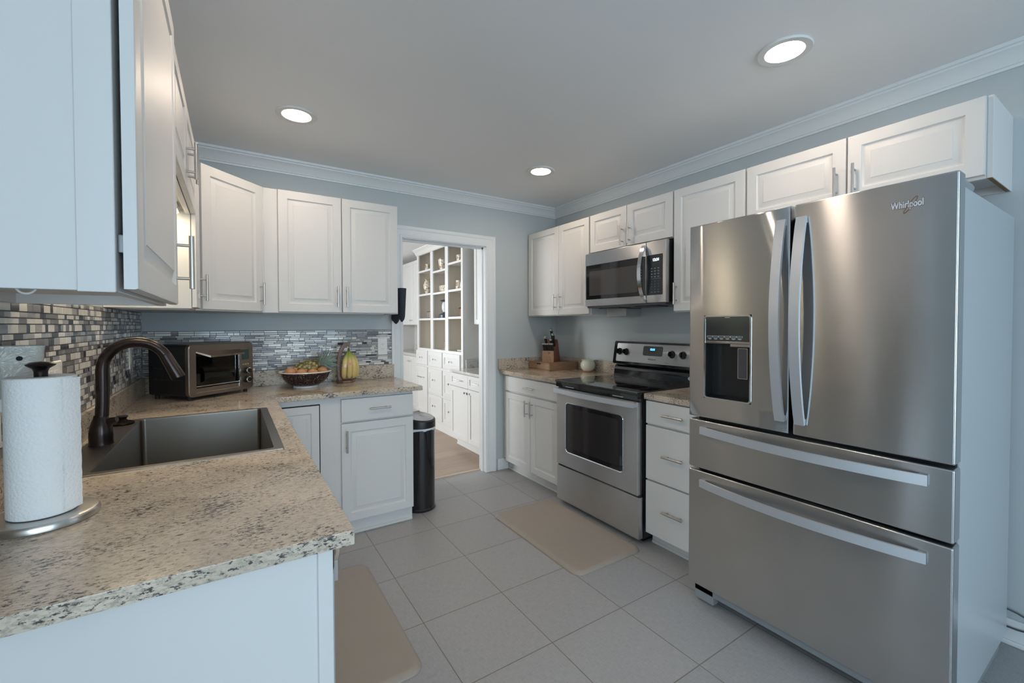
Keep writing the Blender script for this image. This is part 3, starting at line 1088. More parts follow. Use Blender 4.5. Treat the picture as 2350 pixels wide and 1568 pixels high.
# ------------------------------------------------------------------ worktops
def cells(xs, ys, inside, z0, z1):
    mb = MB()
    nx, ny = len(xs) - 1, len(ys) - 1
    on = [[inside((xs[i] + xs[i + 1]) / 2, (ys[j] + ys[j + 1]) / 2) for j in range(ny)] for i in range(nx)]

    def I(i, j): return 0 <= i < nx and 0 <= j < ny and on[i][j]
    for i in range(nx):
        for j in range(ny):
            if not on[i][j]: continue
            x0, x1, y0, y1 = xs[i], xs[i + 1], ys[j], ys[j + 1]
            mb.add([(x0, y0, z1), (x1, y0, z1), (x1, y1, z1), (x0, y1, z1)], [[0, 1, 2, 3]])
            mb.add([(x0, y0, z0), (x1, y0, z0), (x1, y1, z0), (x0, y1, z0)], [[3, 2, 1, 0]])
            if not I(i - 1, j): mb.add([(x0, y0, z0), (x0, y0, z1), (x0, y1, z1), (x0, y1, z0)], [[0, 1, 2, 3]])
            if not I(i + 1, j): mb.add([(x1, y0, z0), (x1, y0, z1), (x1, y1, z1), (x1, y1, z0)], [[3, 2, 1, 0]])
            if not I(i, j - 1): mb.add([(x0, y0, z0), (x0, y0, z1), (x1, y0, z1), (x1, y0, z0)], [[3, 2, 1, 0]])
            if not I(i, j + 1): mb.add([(x0, y1, z0), (x0, y1, z1), (x1, y1, z1), (x1, y1, z0)], [[0, 1, 2, 3]])
    return mb


CT = .914
CB = .884
SX0, SX1, SY0, SY1 = -.425, .140, 1.592, 2.442       # sink outer
hole = (-.335, .112, 1.616, 2.418)
T = Thing('countertop', (-.13, 2.0, CB), 'L-shaped speckled granite countertop on the left with the sink set in it', 'countertop')
xs = [XL + .001, hole[0] - .004, hole[1] + .004, .200, 1.070]
ys = [.887, hole[2] - .004, hole[3] + .004, 2.762, YB - .001]
T.part('slab', cells(xs, ys, lambda x, y: (x < .2 or y > 2.762) and not (hole[0] - .004 < x < hole[1] + .004 and hole[2] - .004 < y < hole[3] + .004), CB, CT), M['granite'], bevel=.0025)
T.part('backsplash', MB().box(XL + .001, XL + .021, .95, YB - .002, CT, CT + .098, .002), M['granite'])
T.part('backsplash', MB().box(XL + .021, 1.062, YB - .022, YB - .002, CT, CT + .104, .002), M['granite'])
T = Thing('countertop', (2.35, 2.95, CB), 'speckled granite countertop in the back right corner under the knife block', 'countertop')
T.part('slab', MB().box(2.035, XR - .001, 2.532, YB - .001, CB - .004, CT, .003), M['granite'])
T.part('backsplash', MB().box(2.02, XR - .022, YB - .021, YB - .001, CT, CT + .100, .002), M['granite'])
T.part('backsplash', MB().box(XR - .022, XR - .002, 2.532, YB - .001, CT, CT + .100, .002), M['granite'])
T = Thing('countertop', (2.35, 1.5, CB), 'short speckled granite countertop between range and refrigerator', 'countertop')
T.part('slab', MB().box(2.048, XR - .001, 1.283, 1.729, CB - .004, CT, .003), M['granite'])
T.part('backsplash', MB().box(XR - .022, XR - .002, 1.283, 1.729, CT, CT + .100, .002), M['granite'])


# ------------------------------------------------------------------ mosaic tiles
def mosaic(F, L, z0, z1, rows, widths, weights, seed, thick=.006, skip=None):
    rnd = random.Random(seed)
    mb = MB()
    mb.map = F
    mb.mi = 0
    mb.box(0, L, 0, .003, z0, z1)
    z = z0 + .001
    k = 0
    while z < z1 - .004:
        h = rows[k % len(rows)]
        k += 1
        h = min(h, z1 - z)
        a = -rnd.random() * .05
        while a < L:
            wd = rnd.choice(widths)
            mi = rnd.choices(range(1, 6), weights)[0]
            if mi == 4: wd = min(widths) if rnd.random() < .6 else wd
            a0, a1 = max(a, 0), min(a + wd, L)
            if a1 - a0 > .004 and not (skip and skip(a0, a1, z)):
                mb.mi = mi
                e = .0008
                t = thick
                a0_, a1_, z0_, z1_ = a0 + .0009, a1 - .0009, z + .0009, z + h - .0009
                mb.add([(a0_, .002, z0_), (a1_, .002, z0_), (a1_, .002, z1_), (a0_, .002, z1_),
                        (a0_ + e, t, z0_ + e), (a1_ - e, t, z0_ + e), (a1_ - e, t, z1_ - e), (a0_ + e, t, z1_ - e)],
                       [[4, 5, 6, 7], [0, 1, 5, 4], [1, 2, 6, 5], [2, 3, 7, 6], [3, 0, 4, 7]])
            a += wd
        z += h
    return mb


TM = [M['grout'], M['t_white'], M['t_pale'], M['t_grey'], M['t_dark'], M['t_silver']]
mb = mosaic(frame((XL + .0005, .95, 0), (0, 1, 0), (1, 0, 0)), YB - .95 - .002, CT + .098, 1.399, [.024, .016, .016, .024, .016], [.024, .036, .052, .060], [34, 14, 26, 14, 12], 3)
single('mosaic_backsplash', mb, TM, (XL, 2.1, CT + .098), 'grey, white and black mosaic tile splashback on the left wall behind the faucet', 'tile splashback')
mb = mosaic(frame((XL + .008, YB - .0005, 0), (1, 0, 0), (0, -1, 0)), 1.062 - XL - .008, CT + .104, 1.287, [.0175, .0110, .0110], [.034, .060, .080, .080], [36, 30, 14, 7, 13], 5)
single('mosaic_backsplash', mb, TM, (.3, YB, CT + .104), 'pale linear mosaic tile splashback on the back wall behind the fruit bowl', 'tile splashback')


# ------------------------------------------------------------------ sink, faucet
T = Thing('sink', (-.14, 2.02, CT), 'stainless steel drop-in sink with a deep single bowl', 'sink')
mb = MB()


def rr3(x0, x1, y0, y1, r, z): return [Vector((p[0], p[1], z)) for p in rrect(x0, x1, y0, y1, r, 5)]


hx0, hx1, hy0, hy1 = hole
mb.rings([rr3(SX0, SX1, SY0, SY1, .006, CT + .0003), rr3(SX0, SX1, SY0, SY1, .006, CT + .002), rr3(SX0 + .002, SX1 - .002, SY0 + .002, SY1 - .002, .006, CT + .004),
          rr3(hx0 + .001, hx1 - .001, hy0 + .001, hy1 - .001, .016, CT + .004)], False, False)
T.part('rim', mb, M['sink'])
mb = MB()
mb.rings([rr3(hx0 + .001, hx1 - .001, hy0 + .001, hy1 - .001, .016, CT + .004), rr3(hx0 + .002, hx1 - .002, hy0 + .002, hy1 - .002, .016, CT - .002),
          rr3(hx0 + .004, hx1 - .004, hy0 + .004, hy1 - .004, .018, CT - .215), rr3(hx0 + .012, hx1 - .012, hy0 + .012, hy1 - .012, .018, CT - .226),
          rr3(hx0 + .03, hx1 - .03, hy0 + .03, hy1 - .03, .02, CT - .228)], False, True)
T.part('bowl', mb, M['sink'], sharp=50)
T.part('drain', MB().lathe([(.055, CT - .2275), (.055, CT - .225), (.048, CT - .224), (.04, CT - .2265), (.0, CT - .2265)], (-.11, 2.02, 0)), M['chrome'])

fx, fy = -.378, 1.985
T = Thing('faucet', (fx, fy, CT + .004), 'oil-rubbed bronze gooseneck pull-down faucet behind the sink', 'faucet')
T.part('base', MB().lathe([(.0, .0), (.0325, .0), (.0325, .004), (.0315, .012), (.0320, .030), (.0310, .050), (.0265, .072), (.0200, .090), (.0178, .100), (.0, .100)], (fx, fy, CT + .004), 40), M['bronze'])
mb = MB()
pts = [(fx + .003, fy, CT + .100), (fx + .005, fy, 1.06), (fx + .006, fy, 1.12), (fx + .006, fy, 1.168)]
cxa, cza, ra = fx + .096, 1.172, .090
for a in range(170, 29, -10):
    pts.append((cxa + ra * math.cos(R(a)) * 1.0, fy - .012 * (170 - a) / 140, cza + ra * math.sin(R(a)) * 1.02))
rr_ = [.0182] * 4 + [.0176] * (len(pts) - 4)
mb.tube(pts, rr_, 22)
nk = T.part('neck', mb, M['bronze'])
mb = MB()
e0 = Vector(pts[-1])
dr = (e0 - Vector(pts[-2])).normalized()
dr = Vector((dr.x * .55, dr.y, dr.z)).normalized()
dr = Vector((.42, -.05, -.91)).normalized()
mb.tube([e0 - dr * .004, e0 + dr * .002, e0 + dr * .004, e0 + dr * .040, e0 + dr * .090, e0 + dr * .095], [.0168, .0178, .0184, .0194, .0220, .0200], 22)
T.part('spray_head', mb, M['bronze'])
mb = MB()
mb.tube([(fx + .015, fy - .006, CT + .072), (fx + .030, fy - .012, CT + .084), (fx + .044, fy - .018, CT + .088)], [.012, .0115, .009], 14)
T.part('lever', mb, M['bronze'])
T = Thing('sink_stopper', (-.383, 2.345, CT + .004), 'round dark metal sink stopper lying on the rim behind the bowl', 'sink stopper')
T.part('disc', MB().lathe([(0, 0), (.036, 0), (.040, .003), (.040, .007), (.034, .010), (.020, .014), (.014, .020), (0, .020)], (-.383, 2.345, CT + .0045), 32), M['bronze'])
T.part('knob', MB().lathe([(0, .018), (.013, .018), (.017, .026), (.020, .031), (.017, .035), (0, .036)], (-.383, 2.345, CT + .0045), 28), M['bronze'])


# ------------------------------------------------------------------ refrigerator
FX = 1.821
T = Thing('refrigerator', (2.2, .815, 0), 'stainless steel French-door refrigerator with two lower drawers', 'refrigerator')
Y0f, Y1f = .364, 1.268
T.part('body', MB().box(1.905, 2.640, Y0f + .006, Y1f - .006, .06, 1.748, .006), M['fridge_side'])


def panel_mb(y0, y1, z0, z1, x0=FX, x1=1.885, bev=.006, bow=.0):
    mb = MB()
    mb.box(x0, x1, y0, y1, z0, z1, bev, 3)
    return mb


# left door with a real dispenser recess
dy0, dy1, dz0, dz1 = .975, 1.191, .984, 1.362
mb = MB()
ya, yb_, za, zb = .8285, Y1f, .892, 1.780
ys_ = [ya, dy0, dy1, yb_]
zs_ = [za, dz0, dz1, zb]
e = .006
for i in range(3):
    for j in range(3):
        if i == 1 and j == 1: continue
        y0, y1, z0, z1 = ys_[i], ys_[i + 1], zs_[j], zs_[j + 1]
        if i == 0: y0 += e
        if i == 2: y1 -= e
        if j == 0: z0 += e
        if j == 2: z1 -= e
        mb.add([(FX, y0, z0), (FX, y1, z0), (FX, y1, z1), (FX, y0, z1)], [[0, 3, 2, 1]])
o_ = [(ya + e, za + e), (yb_ - e, za + e), (yb_ - e, zb - e), (ya + e, zb - e)]
o2 = [(ya + e * .3, za + e * .3), (yb_ - e * .3, za + e * .3), (yb_ - e * .3, zb - e * .3), (ya + e * .3, zb - e * .3)]
o3 = [(ya, za), (yb_, za), (yb_, zb), (ya, zb)]
mb.rings([[Vector((FX, *p)) for p in o_], [Vector((FX + e * .3, *p)) for p in o2], [Vector((FX + e, *p)) for p in o3], [Vector((1.885, *p)) for p in o3]], False, True)
ldoor = T.part('door', mb, M['steel'])
rdoor = T.part('door', panel_mb(Y0f, .8145, .892, 1.780), M['steel'])
mdr = T.part('drawer', panel_mb(Y0f, Y1f, .652, .878), M['steel'])
bdr = T.part('drawer', panel_mb(Y0f, Y1f, .098, .640), M['steel'])
mb = MB()
mb.box(1.885, 1.905, Y0f + .012, Y1f - .012, .10, 1.745)
T.part('gasket', mb, M['rubber'])
T.part('hinge_cover', MB().box(1.895, 2.02, Y0f + .004, Y0f + .060, 1.742, 1.772, .012), M['greyplastic'])
T.part('hinge_cover', MB().box(1.895, 2.02, Y1f - .060, Y1f - .004, 1.742, 1.772, .012), M['greyplastic'])
mb = MB()
mb.box(1.860, 1.90, Y0f + .012, Y1f - .010, .050, .094, .003)
mb.box(1.860, 1.90, Y1f - .105, Y1f - .010, .012, .094, .003)
mb.box(1.860, 1.90, Y0f + .012, Y0f + .105, .012, .094, .003)
mb.box(1.95, 2.60, Y1f - .05, Y1f - .02, .0, .06)
mb.box(1.95, 2.60, Y0f + .02, Y0f + .05, .0, .06)
T.part('base_grille', mb, M['greyplastic'])


def bow_handle(p0, p1, out, half_w, bulge, n=22, th=.0045):
    """flat strap bowed outwards between p0 and p1"""
    p0, p1, out = Vector(p0), Vector(p1), Vector(out)
    pts, wv, tv = [], [], []
    d = (p1 - p0).normalized()
    for i in range(n + 1):
        s = i / n
        pts.append(p0.lerp(p1, s) + out * (bulge * math.sin(math.pi * s) ** .85 + .008))
    for i in range(n + 1):
        a, b = pts[max(0, i - 1)], pts[min(n, i + 1)]
        t = (b - a).normalized()
        wv.append(half_w)
        nn = t.cross(Vector(half_w)).normalized()
        tv.append(nn * th)
    mb = MB()
    mb.strip(pts, wv, tv)
    for s, p in ((0, p0), (1, p1)):
        mb2 = p + d * (.012 if s == 0 else -.012)
        h = Vector(half_w) * .9
        ee = d * .010
        v = [mb2 + a * h + b * ee + out * c for a in (-1, 1) for b in (-1, 1) for c in (.0, .012)]
        mb.add(v, [[0, 1, 3, 2], [4, 6, 7, 5], [0, 4, 5, 1], [2, 3, 7, 6], [0, 2, 6, 4], [1, 5, 7, 3]])
    return mb


T.part('handle', bow_handle((FX, .858, .940), (FX, .858, 1.728), (-1, 0, 0), (0, .0175, 0), .052, th=.006), M['steel_handle'], ldoor)
T.part('handle', bow_handle((FX, .786, .938), (FX, .786, 1.726), (-1, 0, 0), (0, .0175, 0), .052, th=.006), M['steel_handle'], rdoor)
T.part('handle', bow_handle((FX, .424, .832), (FX, 1.204, .832), (-1, 0, 0), (0, 0, .0170), .045), M['steel_handle'], mdr)
T.part('handle', bow_handle((FX, .424, .586), (FX, 1.204, .586), (-1, 0, 0), (0, 0, .0170), .045), M['steel_handle'], bdr)
# dispenser
mb = MB()
yz = rrect(dy0, dy1, dz0, dz1, .014, 5)
yi = rrect(dy0 + .007, dy1 - .007, dz0 + .007, dz1 - .007, .010, 5)
mb.rings([[Vector((FX + .001, *p)) for p in yz], [Vector((FX - .003, *p)) for p in yz], [Vector((FX - .003, *p)) for p in yi], [Vector((FX + .004, *p)) for p in yi]], False, False)
mb.box(FX - .002, FX + .01, dy0 + .006, dy1 - .006, 1.236, 1.246, .001)
# square corners behind the rounded bezel
disp = T.part('dispenser', mb, M['chrome'], ldoor)
mb = MB()
mb.box(FX - .0005, FX + .012, dy0 + .006, dy1 - .006, 1.244, dz1 - .006, .001)
T.part('control_panel', mb, pbr('mirror grey panel', (0.16, 0.18, 0.18), 0.12, 0.9), ldoor)
mb = MB()
c_ = [(FX + .001, dy0 + .002), (FX + .055, dy0 + .010), (FX + .060, dy1 - .010), (FX + .001, dy1 - .002)]
x0, x1 = FX + .001, FX + .060
a0, a1, b0, b1 = dy0 + .001, dy1 - .001, dz0 + .001, 1.240
mb.add([(x0, a0, b0), (x0, a1, b0), (x0, a1, b1), (x0, a0, b1), (x1, a0 + .004, b0 + .012), (x1, a1 - .004, b0 + .012), (x1, a1 - .004, b1), (x1, a0 + .004, b1)],
       [[4, 5, 6, 7], [0, 1, 5, 4], [1, 2, 6, 5], [2, 3, 7, 6], [3, 0, 4, 7]])
T.part('niche', mb, M['black'], ldoor)
mb = MB()
mb.box(FX + .020, FX + .032, 1.000, 1.044, 1.085, 1.218, .005)
T.part('paddle', mb, M['darkgrey'], ldoor)
mb = MB()
pa = rrect(1.000, 1.044, 1.085, 1.218, .004, 3)
pb = rrect(1.003, 1.041, 1.088, 1.215, .003, 3)
mb.rings([[Vector((FX + .020, *p)) for p in pa], [Vector((FX + .0175, *p)) for p in pa], [Vector((FX + .0175, *p)) for p in pb], [Vector((FX + .020, *p)) for p in pb]], False, False)
mb.box(FX + .012, FX + .05, .990, 1.075, 1.222, 1.236, .003)
T.part('paddle_trim', mb, M['nickel'], ldoor)
mb = MB()
for i in range(6):
    y1_ = 1.176 - i * .0275
    y0_ = y1_ - .0262
    for q in ((y0_, y1_, 1.2690, 1.2700), (y0_, y1_, 1.2635, 1.2645), (y1_ - .001, y1_, 1.2635, 1.2700), (y0_, y0_ + .001, 1.2635, 1.2700)):
        mb.box(FX - .0012, FX - .0004, *q)
    mb.box(FX - .0012, FX - .0004, y0_ + .004, y1_ - .005, 1.2575, 1.2590)
    mb.box(FX - .0012, FX - .0004, y0_ + .006, y1_ - .008, 1.2545, 1.2556)
mb.box(FX - .0012, FX - .0004, 1.070, 1.092, 1.3500, 1.3515)
T.part('legend', mb, pbr('light printed legend', (.62, .66, .66), .4), ldoor)
# badge
T.part('logo_outline', text_mb('Whirlpool', .031, (FX - .0001, .4835, 1.7035), (0, -1, 0), (0, 0, 1), (-1, 0, 0), ext=.0004, bold=.0016, xscale=.62), M['black'], rdoor)
mb = text_mb('Whirlpool', .031, (FX - .0002, .4835, 1.7035), (0, -1, 0), (0, 0, 1), (-1, 0, 0), ext=.0009, bold=.0006, xscale=.62)
lg = T.part('logo', mb, pbr('bright silver lettering', (.80, .81, .83), .35, .2), rdoor)
mb = MB()
pts = []
for i in range(41):
    a = 2 * math.pi * i / 40
    u_, v_ = .036 * math.cos(a), .0065 * math.sin(a)
    ca, sa = math.cos(R(42)), math.sin(R(42))
    pts.append((FX - .0018, .4755 - (u_ * ca - v_ * sa) * .62, 1.701 + u_ * sa + v_ * ca))
mb.tube(pts, .0008, 6)
T.part('logo_swirl', mb, M['copper'], rdoor)
mb = MB()
pts = []
for i in range(25):
    a = 2 * math.pi * i / 24
    pts.append((FX - .0018, .5155 - .0125 * math.cos(a), 1.7135 + .0028 * math.sin(a)))
mb.tube(pts, .0009, 6)
T.part('logo_crown', mb, M['chrome'], rdoor)


# ------------------------------------------------------------------ range
RY0, RY1 = 1.735, 2.512
yc = (RY0 + RY1) / 2
T = Thing('range', (2.35, yc, 0), 'freestanding stainless steel range with a black glass cooktop', 'range')
T.part('body', MB().box(2.062, 2.640, RY0 + .004, RY1 - .004, .03, .895, .004), M['black'])
mb = MB()
mb.box(1.998, 2.640, RY0, RY1, .902, .918, .006, 3)
mb.box(2.006, 2.060, RY0 + .004, RY1 - .004, .868, .904, .004)
T.part('cooktop', mb, M['blackglass'])
for cx_, cy_, rr in ((2.18, RY0 + .20, .105), (2.18, RY1 - .20, .085), (2.45, RY0 + .20, .080), (2.45, RY1 - .20, .100)):
    mb = MB()
    mb.rings([[Vector((cx_ + r_ * math.cos(2 * math.pi * j / 48), cy_ + r_ * math.sin(2 * math.pi * j / 48), z_)) for j in range(48)] for r_, z_ in ((rr, .9181), (rr, .9184), (rr - .002, .9184), (rr - .002, .9181))], False, False)
    T.part('burner_ring', mb, M['darkgrey'])
# door with rounded window
wy0, wy1, wz0, wz1 = 1.858, 2.412, .400, .762
DZ0r, DZ1r = .298, .858
mb = MB()
outer = [(RY0 + .010, DZ0r), (RY1 - .004, DZ0r), (RY1 - .004, DZ1r), (RY0 + .010, DZ1r)]


def resamp(poly, n):
    """resample a closed polygon by angle about its centre so rings match"""
    cx_ = sum(p[0] for p in poly) / len(poly)
    cy_ = sum(p[1] for p in poly) / len(poly)
    return poly


def rect_ring(y0, y1, z0, z1, n):
    """n points per corner at the corner itself (degenerate arcs), to match rrect"""
    out = []
    for c in ((y1, z1), (y0, z1), (y0, z0), (y1, z0)):
        out += [c] * (n + 1)
    return out


def rr_ring(y0, y1, z0, z1, r, n=6): return rrect(y0, y1, z0, z1, r, n)


xf, xb = 2.014, 2.055
O = rr_ring(RY0 + .010, RY1 - .004, DZ0r, DZ1r, .004)
O2 = rr_ring(RY0 + .013, RY1 - .007, DZ0r + .003, DZ1r - .003, .004)
W = rr_ring(wy0, wy1, wz0, wz1, .030)
W2 = rr_ring(wy0 + .006, wy1 - .006, wz0 + .006, wz1 - .006, .026)
mb.rings([[Vector((xb, *p)) for p in O], [Vector((xf + .003, *p)) for p in O], [Vector((xf, *p)) for p in O2], [Vector((xf, *p)) for p in W], [Vector((xf + .004, *p)) for p in W2], [Vector((xf + .020, *p)) for p in W2]], True, False)
rd = T.part('door', mb, M['steel_range'])
mb = MB()
mb.rings([[Vector((xf + .0055, *p)) for p in W2], [Vector((xf + .009, *p)) for p in W2]])
T.part('window', mb, M['blackglass'], rd)
mb = MB()
v2 = rr_ring(wy0 + .045, wy1 - .045, wz0 + .035, wz1 - .035, .02)
mb.rings([[Vector((xf + .0050, *p)) for p in v2], [Vector((xf + .0056, *p)) for p in v2]])
T.part('window_tint', mb, pbr('dark tinted glass', (.03, .027, .027), .05), rd)
mb = MB()
mb.rings([[Vector((xf - .001, *p)) for p in W], [Vector((xf - .0025, *p)) for p in rr_ring(wy0 + .002, wy1 - .002, wz0 + .002, wz1 - .002, .028)], [Vector((xf + .002, *p)) for p in W2]], False, False)
T.part('window_trim', mb, M['chrome'], rd)
mb = MB()
pts = [(2.004 - .036 * math.sin(math.pi * i / 20) ** .6, RY0 + .022 + (RY1 - RY0 - .026) * i / 20, .846) for i in range(21)]
pts = [(1.990 - .026 * math.sin(math.pi * i / 20), RY0 + .022 + (RY1 - RY0 - .020) * i / 20, .842) for i in range(21)]
mb.strip(pts, (0, 0, .0165), (.005, 0, 0))
for yy in (RY0 + .030, RY1 - .018): mb.box(1.986, 2.016, yy - .012, yy + .012, .828, .856, .003)
T.part('handle', mb, M['steel_handle'], rd)
mb = MB()
mb.box(2.016, 2.055, RY0 + .002, RY1 - .004, .036, .288, .005)
T.part('drawer', mb, M['steel_range'])
T.part('gap_strip', MB().box(2.030, 2.064, RY0 + .006, RY1 - .006, .286, .300), M['blackgloss'])
T.part('vent_strip', MB().box(2.030, 2.066, RY0 + .006, RY1 - .006, .856, .900, .003), M['blackgloss'])
T.part('plinth', MB().box(2.09, 2.60, RY0 + .03, RY1 - .03, .0, .035), M['blackgloss'])
for y0, y1 in ((RY0 + .115, RY0 + .205), (RY1 - .205, RY1 - .115)):
    T.part('vent_slot', MB().box(2.0045, 2.0065, y0, y1, .874, .880), M['nickel'])
# backguard: gloss black riser with a tilted console
mb = MB()
mb.rings([[Vector((x, y, z)) for x, z in ((2.600, .916), (2.606, .960), (2.612, .985), (2.626, 1.000), (2.640, 1.002), (2.672, 1.000), (2.672, .916))] for y in (RY0 + .012, RY1 - .012)])
T.part('riser', mb, M['blackgloss'])
tb = Vector((2.588, 0, 1.012))
tt = Vector((2.618, 0, 1.190))
ud = (tt - tb).normalized()
nd = Vector((-ud.z, 0, ud.x))
CF = lambda a, b, c: Vector((tb.x, RY1 - .008 - a, tb.z)) + nd * b + ud * c
Wc = RY1 - RY0 - .016
Hc = (tt - tb).length


def console(mb, a0, a1, c0, c1, b0, b1, r):
    P = rrect(a0, a1, c0, c1, r, 5)
    P2 = rrect(a0 + .002, a1 - .002, c0 + .002, c1 - .002, max(r - .002, .001), 5)
    mb.rings([[CF(p[0], b0, p[1]) for p in P], [CF(p[0], b1 - .0015, p[1]) for p in P], [CF(p[0], b1, p[1]) for p in P2]])
    return mb


con = T.part('console', console(MB(), 0, Wc, 0, Hc, -.052, 0, .014), M['blackgloss'])
T.part('console_panel', console(MB(), .034, Wc - .034, .020, Hc - .016, -.002, .003, .010), M['steel_range'], con)
T.part('control_panel', console(MB(), .298, .476, .078, .150, .001, .0045, .012), M['darkgrey'], con)
T.part('clock_screen', console(MB(), .358, .414, .112, .138, .003, .0052, .002), M['blackglass'], con)
T.part('clock_digits', text_mb('12:31', .021, CF(.386, .0053, .125), (0, -1, 0), ud, nd, bold=.0006, ext=.0003), M['led_blue'], con)
mb = MB()
rnd = random.Random(2)
for i in range(5):
    mb2 = console(mb, .338 + i * .018, .345 + i * .018, .088, .0905, .0040, .0049, .0005)
for i in range(3):
    for j in range(3): console(mb, .430 + i * .014, .437 + i * .014, .100 + j * .014, .1025 + j * .014, .0040, .0049, .0005)
    for j in range(2): console(mb, .308 + i * .014, .315 + i * .014, .110 + j * .014, .1125 + j * .014, .0040, .0049, .0005)
T.part('legend', mb, M['print_grey'], con)
T.part('logo', text_mb('Whirlpool', .017, CF(.387, .0032, .052), (0, -1, 0), ud, nd, ext=.0003), M['print_dark'], con)
mb = MB()
for a in (.085, .155, .555, .655):
    console(mb, a + .006, a + .012, .150, .154, .0025, .0035, .0008)
for a in (.098, .605, .628): console(mb, a, a + .004, .044, .048, .0025, .0035, .001)
console(mb, .5, .530, .034, .036, .0025, .0034, .0005)
T.part('marking', mb, M['print_dark'], con)
for a in (.066, .134, .556, .646):
    mb = MB()
    c0 = CF(a, .003, .098)
    mb.tube([c0, c0 + nd * .003, c0 + nd * .0031, c0 + nd * .022, c0 + nd * .026], [.027, .027, .023, .020, .017], 26)
    s_ = Vector((0, 1, 0)) * .004
    mb.strip([c0 + nd * .026 - ud * .018, c0 + nd * .034 - ud * .014, c0 + nd * .034 + ud * .014, c0 + nd * .026 + ud * .018], s_, ud * .0 + nd * .003)
    T.part('knob', mb, M['blackgloss'], con)
T.part('badge', text_mb('Accu', .012, (2.601, RY0 + .035, .955), (0, -1, 0), (0, 0, 1), (-1, 0, 0), ext=.0003), M['print_dark'])
mb = MB()
pts = [Vector((2.6045, RY0 + .052 + .034 * math.cos(2 * math.pi * i / 24), .953 + .016 * math.sin(2 * math.pi * i / 24))) for i in range(24)]
mb.rings([pts, [p + Vector((-.004, 0, 0)) for p in pts]])
T.part('sticker', mb, pbr('pale oval sticker', (.55, .55, .55), .4), label='pale oval sticker')

# ------------------------------------------------------------------ microwave
T = Thing('microwave', (2.48, 2.125, 1.462), 'stainless steel over-the-range microwave with black glass door', 'microwave')
MY0, MY1, MZ0, MZ1 = 1.760, 2.497, 1.462, 1.860
xm = 2.285
T.part('body', MB().box(xm + .034, XR - .03, MY0 + .004, MY1 - .004, MZ0 + .008, MZ1, .004), M['black'])
mb = MB()
gy0, gy1, gz0, gz1 = 1.930, MY1 - .010, 1.512, 1.770
O = rr_ring(1.915, MY1, MZ0, MZ1, .004)
O2 = rr_ring(1.917, MY1 - .003, MZ0 + .003, MZ1 - .003, .004)
W = rr_ring(1.918, gy1, gz0, gz1, .004)
mb.rings([[Vector((xm + .034, *p)) for p in O], [Vector((xm + .003, *p)) for p in O], [Vector((xm, *p)) for p in O2], [Vector((xm, *p)) for p in W], [Vector((xm + .006, *p)) for p in W]], True, False)
md = T.part('door', mb, M['steel_range'])
mb = MB()
mb.rings([[Vector((xm + .001, *p)) for p in W], [Vector((xm + .006, *p)) for p in W]])
T.part('window', mb, M['blackglass'], md)
mb = MB()
vw = rr_ring(1.985, gy1 - .035, gz0 + .028, gz1 - .048, .004)
mb.rings([[Vector((xm + .0004, *p)) for p in vw], [Vector((xm + .0011, *p)) for p in vw]])
T.part('window_mesh', mb, pbr('grey perforated screen', (.075, .07, .068), .06), md)
mb = MB()
O = rr_ring(MY0, 1.912, MZ0, MZ1, .004)
O2 = rr_ring(MY0 + .003, 1.910, MZ0 + .003, MZ1 - .003, .004)
W = rr_ring(MY0 + .022, 1.909, gz0, gz1 + .002, .006)
mb.rings([[Vector((xm + .034, *p)) for p in O], [Vector((xm + .003, *p)) for p in O], [Vector((xm, *p)) for p in O2], [Vector((xm, *p)) for p in W], [Vector((xm + .006, *p)) for p in W]], True, False)
cf = T.part('control_frame', mb, M['steel_range'])
mb = MB()
mb.rings([[Vector((xm + .001, *p)) for p in W], [Vector((xm + .006, *p)) for p in W]])
T.part('control_panel', mb, pbr('dark bluish control glass', (.022, .026, .03), .12), cf)
T.part('clock_digits', text_mb('12:31', .024, (xm + .0008, 1.836, 1.738), (0, -1, 0), (0, 0, 1), (-1, 0, 0), bold=.0005, ext=.0003), M['led_white'], cf)
mb = MB()
for i, row in enumerate(['pop  def  mel', 'cook reh  sof', 'auto pot  wrm', '+30  pwr  tmr']):
    pass
for i in range(4):
    for j in range(3): mb.box(xm + .0002, xm + .0009, 1.862 - j * .026, 1.876 - j * .026, 1.684 - i * .018, 1.6865 - i * .018)
for i in range(4):
    for j in range(3): mb.box(xm + .0002, xm + .0009, 1.864 - j * .026, 1.874 - j * .026, 1.680 - i * .018, 1.6815 - i * .018)
mb.box(xm + .0002, xm + .0009, 1.800, 1.878, 1.6165, 1.6175)
T.part('legend', mb, M['print_grey'], cf)
mb = MB()
for i, row in enumerate(('123', '456', '789', '*0#', '   ')):
    for j, ch in enumerate(row):
        if ch != ' ':
            t2 = text_mb(ch, .010, (xm + .0008, 1.869 - j * .026, 1.600 - i * .0175), (0, -1, 0), (0, 0, 1), (-1, 0, 0), ext=.0002)
            mb.add(t2.v, t2.f)
for j in range(3): mb.box(xm + .0002, xm + .0009, 1.862 - j * .026, 1.874 - j * .026, 1.530, 1.5325)
T.part('keypad', mb, M['print_grey'], cf)
mb = MB()
pts = [(xm - .008 - .046 * math.sin(math.pi * i / 20) ** .8, 1.925, 1.484 + .352 * i / 20) for i in range(21)]
wv, tv = [], []
for i in range(21):
    a, b = Vector(pts[max(0, i - 1)]), Vector(pts[min(20, i + 1)])
    t_ = (b - a).normalized()
    wv.append(Vector((0, .015, 0)))
    tv.append(t_.cross(Vector((0, 1, 0))) * .006)
mb.strip(pts, wv, tv)
mb.box(xm - .012, xm + .001, 1.912, 1.938, 1.482, 1.500, .002)
mb.box(xm - .012, xm + .001, 1.912, 1.938, 1.820, 1.838, .002)
T.part('handle', mb, M['chrome'], md)
mb = MB()
mb.box(xm + .012, XR - .06, MY0 + .010, MY1 - .010, 1.448, MZ0 + .010, .004)
